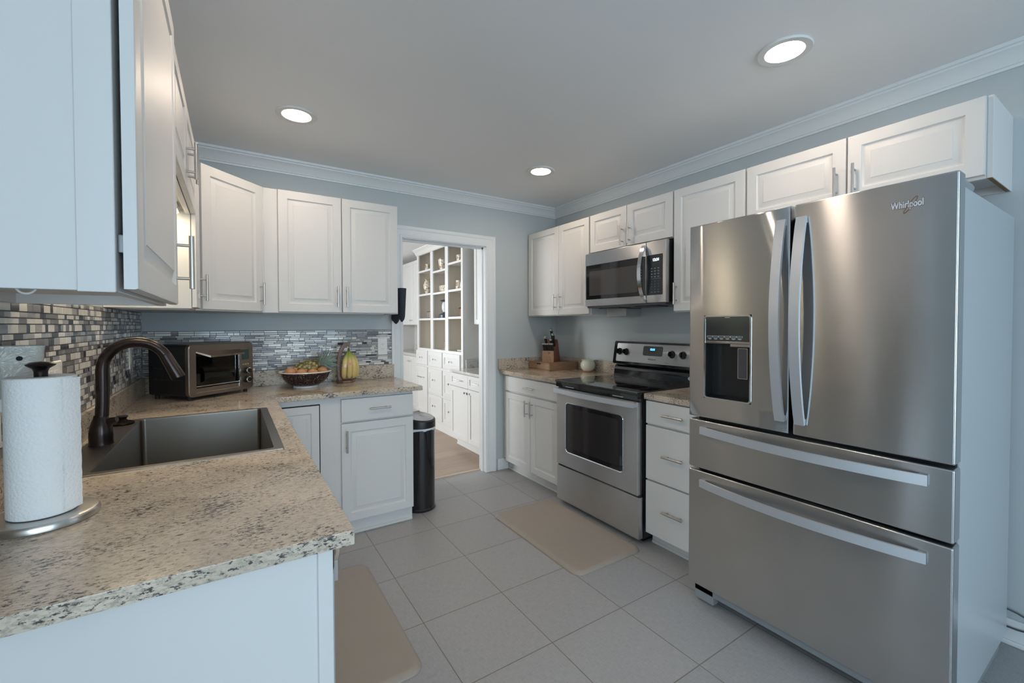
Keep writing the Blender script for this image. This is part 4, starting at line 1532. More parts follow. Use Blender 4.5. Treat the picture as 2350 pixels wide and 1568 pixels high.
mb.box(xm + .05, xm + .16, MY0 + .10, MY0 + .30, 1.440, 1.450, .003)
mb.box(xm + .05, xm + .16, MY1 - .30, MY1 - .10, 1.440, 1.450, .003)
T.part('vent', mb, M['darkgrey'])
single('outlet_cover', MB().box(2.52, XR - .001, 2.300, 2.503, 1.385, 1.446, .004), M['wall2'], (2.6, 2.4, 1.385), 'grey painted duct box under the left end of the microwave', 'duct cover')

# ------------------------------------------------------------------ toaster oven (own rotated frame)
A = Vector((-.206, 2.875, 0)); Bp = Vector((.098, 3.140, 0))
sv = (Bp - A).normalized()
nv = Vector((sv.y, -sv.x, 0))
FT = frame((A.x, A.y, 0), sv, nv)
WT = (Bp - A).length
T = Thing('toaster_oven', FT(Vector((WT / 2, -.15, CT))), 'black and steel countertop toaster oven in the left back corner', 'toaster oven')
z0, z1 = CT + .022, 1.218


def tb_(mb=None):
    m_ = MB()
    m_.map = FT
    return m_


mb = tb_()
P = rrect(0.004, WT - .004, z0, z1, .016, 5)
mb.rings([[Vector((p[0], b, p[1])) for p in P] for b in (-.285, -.010)])
T.part('body', mb, M['black'])
mb = tb_()
P = rrect(0, WT, z0 - .002, z1 + .002, .026, 6)
P2 = rrect(.004, WT - .004, z0 + .002, z1 - .002, .023, 6)
dw0, dw1, dzz0, dzz1 = .040, .308, CT + .065, CT + .262
Wn = rrect(dw0, dw1, dzz0, dzz1, .004, 6)
mb.rings([[Vector((p[0], -.012, p[1])) for p in P], [Vector((p[0], .010, p[1])) for p in P], [Vector((p[0], .014, p[1])) for p in P2], [Vector((p[0], .014, p[1])) for p in Wn], [Vector((p[0], -.008, p[1])) for p in Wn]], True, False)
T.part('front_frame', mb, M['toast_steel'])
mb = tb_()
mb.box(dw0 - .002, dw1 + .002, -.20, -.0125, dzz0 - .002, dzz1)
bmx = mb
T.part('cavity', mb, M['oven_int'])
mb = tb_()
for k in range(7): mb.box(dw0 + .006, dw1 - .006, -.009 + .0 * k, -.0072, dzz0 + .055 + .0 * k, dzz0 + .057)
mb.box(dw0 + .004, dw1 - .004, -.009, -.006, dzz0 + .085, dzz0 + .088)
T.part('rack', mb, M['copper'])
mb = tb_()
mb.box(dw0 + .001, dw1 - .001, -.004, .000, dzz0 + .001, dzz1 - .001)
dd = T.part('door', mb, M['glass_tint'], label='glass door')
mb = tb_()
mb.box(dw0, dw1, .014, .0155, CT + .040, CT + .042)
mb.box(dw1 - .006, dw1 - .001, .008, .017, dzz0 - .02, dzz1, .001)
mb.box(dw0 + .006, dw1 - .008, .004, .008, dzz0 + .006, dzz0 + .011, .001)
T.part('door_trim', mb, M['chrome'], dd)
mb = tb_()
hz = CT + .262
mb.add([(.040, .014, hz + .004), (.312, .014, hz + .004), (.300, .060, hz - .014), (.088, .060, hz - .020),
        (.040, .014, hz - .004), (.312, .014, hz - .004), (.300, .060, hz - .024), (.088, .060, hz - .030)],
       [[0, 1, 2, 3], [7, 6, 5, 4], [0, 3, 7, 4], [3, 2, 6, 7], [2, 1, 5, 6], [1, 0, 4, 5]])
T.part('handle', mb, M['toast_steel'], dd)
mb = tb_()
mb.box(.322, .372, .0142, .0155, CT + .200, CT + .262, .001)
T.part('display', mb, pbr('dull green screen', (.035, .06, .055), .15))
for zz in (CT + .080, CT + .135):
    mb = tb_()
    mb.cyl((.352, .014, zz), (.352, .024, zz), .021, .019, 26)
    mb.cyl((.352, .024, zz), (.352, .040, zz), .017, .016, 26)
    kn = T.part('knob', mb, M['black'])
    mb = tb_()
    mb.rings([[Vector((.352 + r_ * math.cos(2 * math.pi * j / 28), b_, zz + r_ * math.sin(2 * math.pi * j / 28))) for j in range(28)] for r_, b_ in ((.0172, .036), (.0172, .0405), (.0135, .0415), (.0135, .0405))], False, False)
    T.part('knob_ring', mb, M['chrome'], kn)
mb = tb_()
for k in range(3): mb.cyl((.334 + k * .016, .014, CT + .172), (.334 + k * .016, .017, CT + .172), .0042, n=12)
T.part('button', mb, M['nickel'])
for a_, b_ in ((.03, -.02), (WT - .03, -.02), (.03, -.26), (WT - .03, -.26)):
    mb = tb_()
    mb.cyl((a_, b_, CT + .0005), (a_, b_, z0 + .002), .011, n=14)
    T.part('foot', mb, M['rubber'])
mb = tb_()
for r_ in range(2):
    for k in range(5): mb.box(.0030, .0042, -.25 + k * .045, -.22 + k * .045, CT + .11 + r_ * .06, CT + .113 + r_ * .06)
T.part('vent_slot', mb, M['darkgrey'])

# ------------------------------------------------------------------ paper towel
tx, ty = -.335, 1.285
T = Thing('paper_towel_holder', (tx, ty, CT), 'steel paper towel holder with a round base and black knob', 'paper towel holder')
T.part('base', MB().lathe([(0, 0), (.084, 0), (.0865, .003), (.0865, .012), (.083, .0165), (.076, .018), (0, .018)], (tx, ty, CT), 56), M['nickel'])
T.part('pole', MB().cyl((tx, ty, CT + .018), (tx, ty, CT + .305), .007), M['bronze'])
T.part('knob', MB().lathe([(0, .300), (.0105, .300), (.0105, .312), (.013, .318), (.0215, .324), (.023, .327), (.016, .331), (0, .333)], (tx, ty, CT), 32), M['bronze'])
mb = MB()
n_ = 72
prof = []
rro = .0535
seq = [(.021, .0195), (rro - .002, .0195), (rro, .0215), (rro, .300), (rro - .002, .302), (.021, .302), (.0195, .300), (.0195, .0215), (.021, .0195)]
mb.lathe(seq, (tx, ty, CT), n_, caps=False)
# loose sheet edge
sh = []
ang0 = math.atan2(-ty, -tx) + R(62)
for i in range(8):
    a = ang0 - R(30) + R(38) * i / 7
    rr = rro + .0004 + (.006 * (i / 7) ** 2)
    sh.append((tx + rr * math.cos(a), ty + rr * math.sin(a)))
for zz0 in range(1):
    top, bot = [], []
    ringl = []
    for j in range(25):
        zz = CT + .024 + .274 * j / 24
        row = []
        for i, p in enumerate(sh):
            off = (.0004 * math.sin(j * 2.4) if i == 7 else 0)
            row.append(Vector((p[0] + off, p[1] + off * .3, zz)))
        ringl.append(row)
    vs_ = [p for r_ in ringl for p in r_] + [p + Vector((.0006, -.0006, 0)) for r_ in ringl for p in r_]
    fs = []
    nb = 8
    tot = 25 * nb
    for j in range(24):
        for i in range(nb - 1):
            q = [j * nb + i, j * nb + i + 1, (j + 1) * nb + i + 1, (j + 1) * nb + i]
            fs.append(q)
            fs.append([tot + k for k in q[::-1]])
    for j in range(24):
        i = nb - 1
        fs.append([j * nb + i, tot + j * nb + i, tot + (j + 1) * nb + i, (j + 1) * nb + i])
    mb.add(vs_, fs)
single('paper_towel_roll', mb, M['paper'], (tx, ty, CT + .0195), 'white embossed paper towel roll standing on its steel holder', 'paper towel')

# ceramic wax warmer plugged into the wall, outlet plates
WX = XL + .007


def plate(name, F, a, z, w_, h_, label, gangs=1, kind='outlet'):
    T = Thing(name, F(Vector((a, 0, z))), label, 'wall outlet' if kind == 'outlet' else 'switch')
    mb = MB()
    mb.map = F
    P = rrect(a - w_ / 2, a + w_ / 2, z - h_ / 2, z + h_ / 2, .006, 4)
    P2 = rrect(a - w_ / 2 + .003, a + w_ / 2 - .003, z - h_ / 2 + .003, z + h_ / 2 - .003, .005, 4)
    mb.rings([[Vector((p[0], .0, p[1])) for p in P], [Vector((p[0], .003, p[1])) for p in P], [Vector((p[0], .006, p[1])) for p in P2]])
    T.part('plate', mb, M['plastic_white'])
    for g in range(gangs):
        ga = a + (g - (gangs - 1) / 2) * .046
        mb = MB()
        mb.map = F
        mb.box(ga - .016, ga + .016, .0058, .0075, z - .033, z + .033, .0008, 1)
        s_ = T.part('insert', mb, M['plastic_white'])
        mb = MB()
        mb.map = F
        if kind == 'outlet':
            for dz in (-.018, .018):
                for da in (-.006, .006): mb.box(ga + da - .001, ga + da + .001, .0074, .0078, z + dz - .004, z + dz + .004)
                mb.cyl((ga, .0074, z + dz - .009), (ga, .0078, z + dz - .009), .002, n=8)
        else:
            mb.box(ga - .003, ga + .003, .0074, .016, z - .006, z + .008, .001)
        T.part('slots' if kind == 'outlet' else 'toggle', mb, M['darkgrey'] if kind == 'outlet' else M['plastic_white'], s_)
    return T


FWL = frame((WX, 0, 0), (0, 1, 0), (1, 0, 0))
FWB = frame((0, YB - .0075, 0), (1, 0, 0), (0, -1, 0))
plate('outlet', FWB, .975, 1.158, .074, .130, 'white outlet plate on the pale tile near the doorway')
plate('outlet', FWL, 2.995, 1.152, .072, .118, 'white outlet plate on the dark tile left of the toaster oven')
plate('outlet', FWL, 1.815, 1.155, .165, .118, 'white wall plate on the tile just behind the paper towel knob', 2)
plate('outlet', FWL, 1.405, 1.115, .125, .130, 'white wall plate at the left edge beside the paper towel roll', 2)
T = Thing('charger', (WX + .02, 1.44, 1.14), 'pale grey plug adapter in the wall plate at the left edge', 'plug')
T.part('body', MB().box(WX + .0078, WX + .045, 1.425, 1.480, 1.137, 1.165, .004), M['greyplastic'])
# warmer: square tapered ceramic cup with a round hole
T = Thing('wax_warmer', (-.4035, 1.420, 1.15), 'grey ceramic wax warmer with leaf pattern behind the paper towels', 'wax warmer')
mb = MB()
cx_, cy_ = -.4035, 1.420
wr = math.atan2(-cx_, cy_)


def sq(h, z, r=.014): return [Vector((cx_ + p[0] * math.cos(wr) - p[1] * math.sin(wr), cy_ + p[0] * math.sin(wr) + p[1] * math.cos(wr), z)) for p in rrect(-h, h, -h, h, min(r, h * .5), 5)]


mb.rings([sq(.026, 1.158), sq(.032, 1.164), sq(.035, 1.200), sq(.0385, 1.266), sq(.0400, 1.273), sq(.0395, 1.276), sq(.036, 1.272), sq(.033, 1.246)])
m_c, nt_, b_ = newmat('embossed grey glaze')
b_.inputs['Base Color'].default_value = (.47, .47, .43, 1)
b_.inputs['Roughness'].default_value = .22
tc_ = nt_.nodes.new('ShaderNodeTexCoord')
wv_ = nt_.nodes.new('ShaderNodeTexNoise')
wv_.inputs['Scale'].default_value = 38
wv_.inputs['Distortion'].default_value = 2.5
nt_.links.new(tc_.outputs['Object'], wv_.inputs['Vector'])
bp_ = nt_.nodes.new('ShaderNodeBump')
bp_.inputs['Strength'].default_value = .9
bp_.inputs['Distance'].default_value = .004
nt_.links.new(wv_.outputs['Fac'], bp_.inputs['Height'])
nt_.links.new(bp_.outputs[0], b_.inputs['Normal'])
T.part('cup', mb, m_c, sharp=50)
mb = MB()
fn = Vector((math.sin(wr), -math.cos(wr), 0))
hc = Vector((cx_, cy_, 1.249)) + fn * .0365
mb.cyl(hc - fn * .002, hc + fn * .0018, .0052, n=18)
T.part('hole', mb, M['gap'], label='round dark hole')  # solid black stud, its colour stands for the shade in the hole
T.part('plug', MB().box(WX + .0078, WX + .044, 1.404, 1.436, 1.130, 1.160, .003), M['plastic_white'])

# ------------------------------------------------------------------ fruit bowl and fruit
bx_, by_ = .405, 3.140
T = Thing('fruit_bowl', (bx_, by_, CT), 'dark speckled ceramic fruit bowl with a white rim', 'bowl')
T.part('bowl_body', MB().lathe([(.0, .012), (.066, .012), (.084, .018), (.110, .034), (.132, .057), (.1435, .080), (.148, .099), (.1445, .099), (.139, .080), (.127, .059), (.104, .038), (.078, .025), (0, .022)], (bx_, by_, CT), 56), M['bowl'])
T.part('rim', MB().lathe([(.146, .0975), (.158, .1005), (.161, .104), (.158, .108), (.143, .1035), (.140, .098), (.146, .0975)], (bx_, by_, CT), 56, caps=False), M['rim'])
T.part('foot_ring', MB().lathe([(0, .0005), (.074, .0005), (.075, .006), (.072, .0125), (0, .0125)], (bx_, by_, CT), 48), M['rim'])


def orange_mb():
    mb = MB()
    mb.lathe([(0.0001, -.0335), (.006, -.0345), (.018, -.0305), (.029, -.0195), (.0355, -.004), (.0350, .010), (.029, .0225), (.018, .0315), (.008, .0338), (.003, .0318), (0.0001, .031)], (0, 0, 0), 28, caps=True)
    return mb


spots = [(-.095, -.025, .098, 'leftmost orange fruit in the bowl'), (-.045, .030, .103, 'orange fruit in the bowl behind the leftmost, beside the pineapple base'), (-.030, -.055, .090, 'orange fruit at the front of the bowl, below the pineapple'),
         (.035, -.062, .088, 'orange fruit at the front right of the bowl'), (.100, -.010, .094, 'rightmost orange fruit in the bowl, under the pineapple crown')]
first = None
for dx, dy, dz, lb in spots:
    if first is None:
        o = first = build('orange', orange_mb(), M['orange'])
    else:
        o = first.copy()
        COL.objects.link(o)
    o.location = (bx_ + dx, by_ + dy, CT + dz)
    o.rotation_euler = (dx * 9, dy * 12, dx * 20)
    tag(o, lb, 'orange', 'oranges in the fruit bowl')

# pineapple lying across the bowl
PA = Vector((bx_ - .010, by_ + .030, CT + .118))
pd = Vector((.92, -.02, .24)).normalized()
T = Thing('pineapple', PA, 'ripe pineapple lying in the fruit bowl with its leafy crown to the right', 'pineapple')
zq = pd.to_track_quat('Z', 'Y').to_matrix().to_4x4()
PM = Matrix.Translation(PA) @ zq
mb = MB()
mb.map = lambda p: PM @ p
LP_, RP_ = .165, .045
nseg, nring = 44, 40
rings = []
for i in range(nring + 1):
    s = i / nring
    rr = RP_ * (math.sin(math.pi * min(max(s * .94 + .03, 0), 1))) ** .42
    row = []
    for j in range(nseg):
        a = 2 * math.pi * j / nseg
        u_ = a * 5 / (2 * math.pi) * 2 + s * 7
        v_ = a * 5 / (2 * math.pi) * 2 - s * 7
        bmp = abs(math.sin(math.pi * u_ / 1.0)) * abs(math.sin(math.pi * v_ / 1.0))
        r2 = rr + .0045 * bmp
        row.append(Vector((r2 * math.cos(a), r2 * math.sin(a), LP_ * s - .060)))
    rings.append(row)
mb.rings(rings)
m_p, nt_, b_ = newmat('pineapple rind diamonds')
tc_ = nt_.nodes.new('ShaderNodeTexCoord')
vo = nt_.nodes.new('ShaderNodeTexVoronoi')
vo.inputs['Scale'].default_value = 54
nt_.links.new(tc_.outputs['Object'], vo.inputs['Vector'])
rp = nt_.nodes.new('ShaderNodeValToRGB')
e_ = rp.color_ramp.elements
e_[0].position = .15; e_[0].color = (.52, .36, .19, 1)
e_[1].position = .62; e_[1].color = (.09, .10, .03, 1)
x_ = e_.new(.42); x_.color = (.36, .26, .10, 1)
nt_.links.new(vo.outputs['Distance'], rp.inputs[0])
nt_.links.new(rp.outputs[0], b_.inputs['Base Color'])
b_.inputs['Roughness'].default_value = .55
T.part('fruit', mb, m_p, sharp=80)
mb = MB()
mb.map = lambda p: PM @ p
rnd = random.Random(11)
for k in range(46):
    a = k * 2.399
    lv = k / 46
    tilt = R(78 - 66 * lv + rnd.uniform(-6, 6))
    L_ = (.075 + .062 * math.sin(math.pi * (.15 + .8 * lv))) * rnd.uniform(.85, 1.1)
    base_ = Vector((.012 * math.cos(a) * (1 - lv * .7), .012 * math.sin(a) * (1 - lv * .7), LP_ - .066 + .032 * lv))
    rad = Vector((math.cos(a), math.sin(a), 0))
    sid = Vector((-math.sin(a), math.cos(a), 0))
    pts, ws, ts = [], [], []
    for i in range(6):
        s = i / 5
        tl = tilt * (1 - .15 * s) + R(18) * s * s
        p = base_ + (rad * math.sin(tl) + Vector((0, 0, 1)) * math.cos(tl)) * (L_ * s)
        pts.append(p)
        ws.append(sid * (.0135 * (1 - s) ** .8 + .0003))
        ts.append((rad * math.cos(tl) - Vector((0, 0, 1)) * math.sin(tl)) * (.0012 * (1 - s) + .0002))
    mb.strip(pts, ws, ts)
T.part('crown', mb, M['leaf'], label='spiky blue-green leaf crown')

# banana hanger and bananas
hx_, hy_ = .672, 3.235
T = Thing('banana_hanger', (hx_, hy_, CT), 'curved walnut banana hanger standing beside the fruit bowl', 'banana hanger')
mb = MB()
mb.prism([(hx_ + .062 * math.cos(2 * math.pi * j / 8 + .39), hy_ + .062 * math.sin(2 * math.pi * j / 8 + .39)) for j in range(8)], CT + .0005, CT + .016, .003)
T.part('base', mb, M['hangerwood'])
mb = MB()
cpts = [(-.030, 0, .014), (-.038, 0, .070), (-.040, 0, .130), (-.034, 0, .190), (-.020, 0, .235), (.000, 0, .262), (.020, 0, .272), (.034, 0, .268)]
sm = []
for i in range(len(cpts) - 1):
    p0, p1, p2, p3 = [Vector(cpts[max(0, min(len(cpts) - 1, i + k))]) for k in (-1, 0, 1, 2)]
    for q in range(4):
        t_ = q / 4
        sm.append(.5 * ((2 * p1) + (p2 - p0) * t_ + (2 * p0 - 5 * p1 + 4 * p2 - p3) * t_ ** 2 + (3 * p1 - p0 - 3 * p2 + p3) * t_ ** 3))
sm.append(Vector(cpts[-1]))
sm = [p + Vector((hx_, hy_ + .012, CT)) for p in sm]
wv, tv = [], []
for i in range(len(sm)):
    a, b = sm[max(0, i - 1)], sm[min(len(sm) - 1, i + 1)]
    t_ = (b - a).normalized()
    tv.append(t_.cross(Vector((0, 1, 0))) * (.013 if i < len(sm) - 3 else .017))
mb.strip(sm, [Vector((0, .010, 0))] * len(sm), tv)
arm = T.part('arm', mb, M['hangerwood'], bevel=.002)
hk = Vector((hx_ + .022, hy_ + .012, CT + .252))
mb = MB()
mb.tube([hk + Vector((.004, 0, .006)), hk, hk + Vector((.0, -.002, -.014)), hk + Vector((.004, -.012, -.018)), hk + Vector((.006, -.018, -.008))], .0018, 8)
T.part('hook', mb, M['chrome'], arm)
T = Thing('banana_bunch', (hx_ + .024, hy_ - .004, CT + .0), 'bunch of yellow bananas hanging from the walnut hanger', 'bananas')
cst = Vector((.002, 0, .232))
mb = MB()
mb.tube([cst + Vector((0, 0, .012)), cst, cst + Vector((0, 0, -.012))], [.010, .012, .013], 12, .7)
T.local('stem', mb, M['stem'])
for k, (ang, lat) in enumerate(((-62, -.034), (-100, -.002), (-128, .026), (-40, .030), (-80, .045))):
    # each banana starts at the crown and hangs outwards, then curves back in at the tip
    side = Vector((lat, -.012 - .006 * (k % 2), 0))
    if k >= 3: side.y += .022
    pts, rs = [], []
    for i in range(15):
        s = i / 14
        z = cst.z - .010 - .196 * s
        outw = math.sin(math.pi * min(1, s * .93 + .02))
        p = Vector((side.x * (s ** .5) * 1.0 + (side.x) * .35 * outw, side.y - .030 * outw, z))
        pts.append(p)
        rs.append(.0055 + .0125 * min(1, max(0, (s - .04) * 5)) * (1 if s < .86 else max(.05, (1 - s) / .14) ** .7))
    mb = MB()
    mb.tube(pts, rs, 10)
    bn = T.local('banana', mb, M['banana'], sharp=60)
    if k in (0, 1):
        q = pts[7 if k == 0 else 6]
        mb = MB()
        c_ = q + Vector((0, -.0178, 0))
        mb.box(c_.x - .008, c_.x + .008, c_.y - .0012, c_.y + .001, c_.z - .011, c_.z + .011, .0005)
        T.local('sticker', mb, pbr('red white sticker' if k else 'white sticker', (.62, .30, .26) if k else (.7, .66, .62), .5, var=.3, vscale=120), bn)

# ------------------------------------------------------------------ knife block on wooden drawer box
KC = Vector((2.335, 3.000, 0))
kd = Vector((0, 1, 0))     # along the drawer front, from the near corner to the left
ke = Vector((kd.y, -kd.x, 0))                    # into the box
if ke.x < 0: ke = -ke
FK = lambda p: Vector((KC.x, KC.y, 0)) + kd * p.x + ke * p.y + Vector((0, 0, p.z))
LK, DK, HK = .320, .320, .070
T = Thing('drawer_box', FK(Vector((LK / 2, DK / 2, CT))), 'low bamboo drawer box under the knife block', 'drawer box')


def kb():
    m_ = MB()
    m_.map = FK
    return m_


mb = kb()
mb.box(0, LK, .004, DK, CT + .0005, CT + HK, .0015, 1)
mb.box(0, .009, -.001, .006, CT + .0005, CT + HK, .001, 1)
mb.box(LK - .009, LK, -.001, .006, CT + .0005, CT + HK, .001, 1)
mb.box(0, LK, -.001, .006, CT + HK - .008, CT + HK, .001, 1)
mb.box(0, LK, -.001, .006, CT + .0005, CT + .009, .001, 1)
T.part('case', mb, M['bamboo'])
mb = kb()
mb.box(.011, LK - .011, -.0025, .004, CT + .011, CT + HK - .010, .001, 1)
dr_ = T.part('drawer', mb, M['bamboo'])
mb = kb()
mb.box(.135, .195, -.0032, .0, CT + HK - .020, CT + HK - .009, .002)
T.part('finger_notch', mb, M['gap'], dr_)  # shade of the notch painted as a raised black piece
# block, turned towards the room
kd, ke = Vector((-.5, .866, 0)), Vector((.866, .5, 0))
KC = Vector((2.42, 3.055, 0)) - ke * .030 - kd * .052
T = Thing('knife_block', FK(Vector((.10, .10, CT + HK))), 'slanted wooden knife block standing on the drawer box', 'knife block')
zb_ = CT + HK + .0005
BW = .112
mb = kb()
ka0 = .052
prof = [(.030, 0), (.030, .100), (.066, .100), (.108, .205), (.130, .195), (.190, .004), (.190, 0)]
mb.rings([[Vector((a, b, zb_ + z)) for b, z in prof] for a in (ka0, ka0 + BW)])
T.part('block', mb, M['redwood'])
mb = kb()
mb.box(ka0, ka0 + BW, .026, .0305, zb_, zb_ + .103, .001, 1)
fp = T.part('front_plate', mb, M['bamboo'])
mb = kb()
mb.box(ka0 + .034, ka0 + .052, .0252, .0262, zb_ + .078, zb_ + .090, .0005)
mb.tube([(ka0 + .043 + .006 * math.cos(a_ / 10), .0258, zb_ + .044 + .011 * math.sin(a_ / 10)) for a_ in range(0, 50, 5)], .0008, 6)
T.part('marking', mb, M['print_dark'], fp)
kdir = Vector((0, -.33, .94)).normalized()
rows = [  # (a offset, b at block, z at block, handle length, label)
    (.012, .040, .081, .062, 'front row steak knife at the far left of the block'), (.029, .040, .081, .062, 'front row steak knife, second from the left'),
    (.046, .040, .081, .062, 'front row steak knife in the middle of the block'), (.063, .040, .081, .062, 'front row steak knife, second from the right'),
    (.077, .040, .081, .062, 'front row steak knife at the far right of the block'),
    (.022, .072, .092, .105, 'tall left knife standing just behind the front row of the block'), (.060, .074, .096, .082, 'short middle knife in the second row'),
    (.074, .086, .118, .100, 'long knife on the right side of the block, behind the front row'), (.058, .098, .142, .110, 'tallest right knife at the back of the block')]
proto = None
cap_p = None
for a, b, z, L_, lb in rows:
    a, z, L_ = a * 1.3, z * 1.25, L_ * 1.22
    base_ = FK(Vector((ka0 + BW - a, b, zb_ + z)))
    wd = (kd * kdir.x + ke * kdir.y + Vector((0, 0, kdir.z))).normalized()
    q = wd.to_track_quat('Z', 'Y')
    if proto is None:
        proto = bpy.data.objects.new('kitchen_knife', None)
        COL.objects.link(proto)
        mb = MB()
        mb.tube([(0, 0, -.012), (0, 0, .002), (0, 0, .012), (.001, 0, .03), (0, 0, .050), (-.001, 0, .060)], [.0055, .0067, .0080, .0075, .0086, .0094], 12, 1.25)
        h1 = build('grip', mb, M['black'], proto)
        mb = MB()
        mb.tube([(-.001, 0, .058), (-.001, 0, .061), (-.001, 0, .066), (-.001, 0, .069)], [.0098, .0102, .0092, .005], 12, 1.25)
        c1 = build('butt_cap', mb, M['chrome'], proto)
        r_ = proto
        kids = [h1, c1]
    else:
        r_ = proto.copy()
        COL.objects.link(r_)
        for ch in kids:
            c2 = ch.copy()
            COL.objects.link(c2)
            c2.parent = r_
    r_.location = base_
    r_.rotation_mode = 'QUATERNION'
    r_.rotation_quaternion = q
    s_ = L_ / .069
    r_.scale = (min(1.25, s_ ** .35), min(1.25, s_ ** .35), s_)
    tag(r_, lb, 'knife', 'knives in the block')

# crock
jx, jy = 2.595, 2.800
single('coaster', MB().lathe([(0, .0005), (.060, .0005), (.062, .003), (.062, .006), (.059, .008), (0, .008)], (jx, jy, CT), 40), M['cork'], (jx, jy, CT), 'round reddish wood coaster under the cream crock', 'coaster')
T = Thing('crock', (jx, jy, CT + .008), 'small round cream stoneware crock with lid left of the range', 'crock')
T.part('pot', MB().lathe([(0, 0), (.040, 0), (.044, .004), (.058, .022), (.0645, .046), (.060, .070), (.050, .084), (.049, .090), (0, .090)], (jx, jy, CT + .0082), 44), M['crock'])
ld = T.part('lid', MB().lathe([(0, .0905), (.055, .0905), (.057, .093), (.054, .096), (.030, .101), (0, .102)], (jx, jy, CT + .0082), 44), M['crock'])
T.part('knob', MB().lathe([(0, .101), (.006, .101), (.006, .105), (.010, .109), (.009, .113), (0, .115)], (jx, jy, CT + .0082), 24), M['crock'], ld)

# ------------------------------------------------------------------ trash can
qx, qy = 1.132, 2.985
T = Thing('trash_can', (qx, qy, 0), 'tall black round trash can with lid beside the white base cabinet', 'trash can')
T.part('can_body', MB().lathe([(0, .0), (.108, .0), (.112, .006), (.112, .016), (.105, .022), (.106, .30), (.108, .585), (0, .585)], (qx, qy, 0), 56), M['blackgloss'])
mb = MB()
rs = []
for r_, z_ in ((.1085, .575), (.111, .578), (.1125, .587), (.1105, .590)):
    row = []
    for j in range(64):
        a = 2 * math.pi * j / 64
        wob = .003 * math.sin(a * 9) + .002 * math.sin(a * 17 + 1)
        row.append(Vector((qx + (r_ + abs(wob) * .4) * math.cos(a), qy + (r_ + abs(wob) * .4) * math.sin(a), z_ + (wob if r_ < .1105 else 0))))
    rs.append(row)
mb.rings(rs, False, False)
T.part('bin_liner', mb, M['bag'])
mb = MB()
rs = []
for r_, zf, zk in ((.109, .588, .588), (.1115, .591, .591), (.1115, .632, .668), (.108, .638, .674), (.085, .650, .684), (.03, .660, .690), (.0002, .662, .691)):
    row = []
    for j in range(56):
        a = 2 * math.pi * j / 56
        k_ = .5 + .5 * math.cos(a - R(115))
        row.append(Vector((qx + r_ * math.cos(a), qy + r_ * math.sin(a), zf + (zk - zf) * k_)))
    rs.append(row)
mb.rings(rs)
lid = T.part('lid', mb, M['black'])
mb = MB()
rs = []
for r_, dz in ((.100, .0020), (.098, .0035), (.06, .0035), (.0002, .0035)):
    row = []
    for j in range(56):
        a = 2 * math.pi * j / 56
        k_ = .5 + .5 * math.cos(a - R(115))
        zz = (.640 + (.676 - .640) * k_) + (.105 - r_) * .22
        row.append(Vector((qx + r_ * math.cos(a), qy + r_ * math.sin(a), zz + dz + .002)))
    rs.append(row)
mb.rings(rs, False, True)
T.part('lid_plate', mb, M['steel_handle'], lid)

# ------------------------------------------------------------------ floor mats
for (x0, x1, y0, y1, lb) in ((1.495, 2.000, 1.690, 2.570, 'taupe cushioned kitchen mat on the floor in front of the range'),
                             (.135, .605, 1.545, 2.430, 'taupe cushioned kitchen mat on the floor below the sink counter')):
    mb = MB()
    rings = []
    for ins, z in ((.000, .0005), (0, .004), (.004, .009), (.012, .0145), (.022, .0175), (.034, .018)):
        rings.append([Vector((p[0], p[1], z)) for p in rrect(x0 + ins, x1 - ins, y0 + ins, y1 - ins, max(.055 - ins, .01), 8)])
    mb.rings(rings)
    single('kitchen_mat', mb, M['mat'], ((x0 + x1) / 2, (y0 + y1) / 2, 0), lb, 'floor mat', sharp=60)

# ------------------------------------------------------------------ ceiling lights
for i, (lx, ly, lb) in enumerate(((.303, 2.587, 'round recessed ceiling light at the left above the back counter'), (1.910, 2.563, 'round recessed ceiling light near the back right corner, farthest one'),
                                  (1.925, .905, 'round recessed ceiling light above the refrigerator, nearest and largest'), (.303, 1.286, 'added round ceiling light out of view ahead of the camera'))):  # fourth light is added, unseen, for a streak on the refrigerator
    T = Thing('ceiling_light', (lx, ly, H_CEIL), lb, 'ceiling light', 'recessed ceiling lights')
    T.part('trim_ring', MB().lathe([(.098, -.0005), (.100, -.006), (.097, -.010), (.072, -.009), (.067, -.004), (.066, -.0005)], (lx, ly, H_CEIL), 56, caps=False), M['ring'])
    T.part('lamp_disc', MB().lathe([(0, -.0045), (.0655, -.0045), (.066, -.0008), (0, -.0008)], (lx, ly, H_CEIL), 48), M['lamp'])

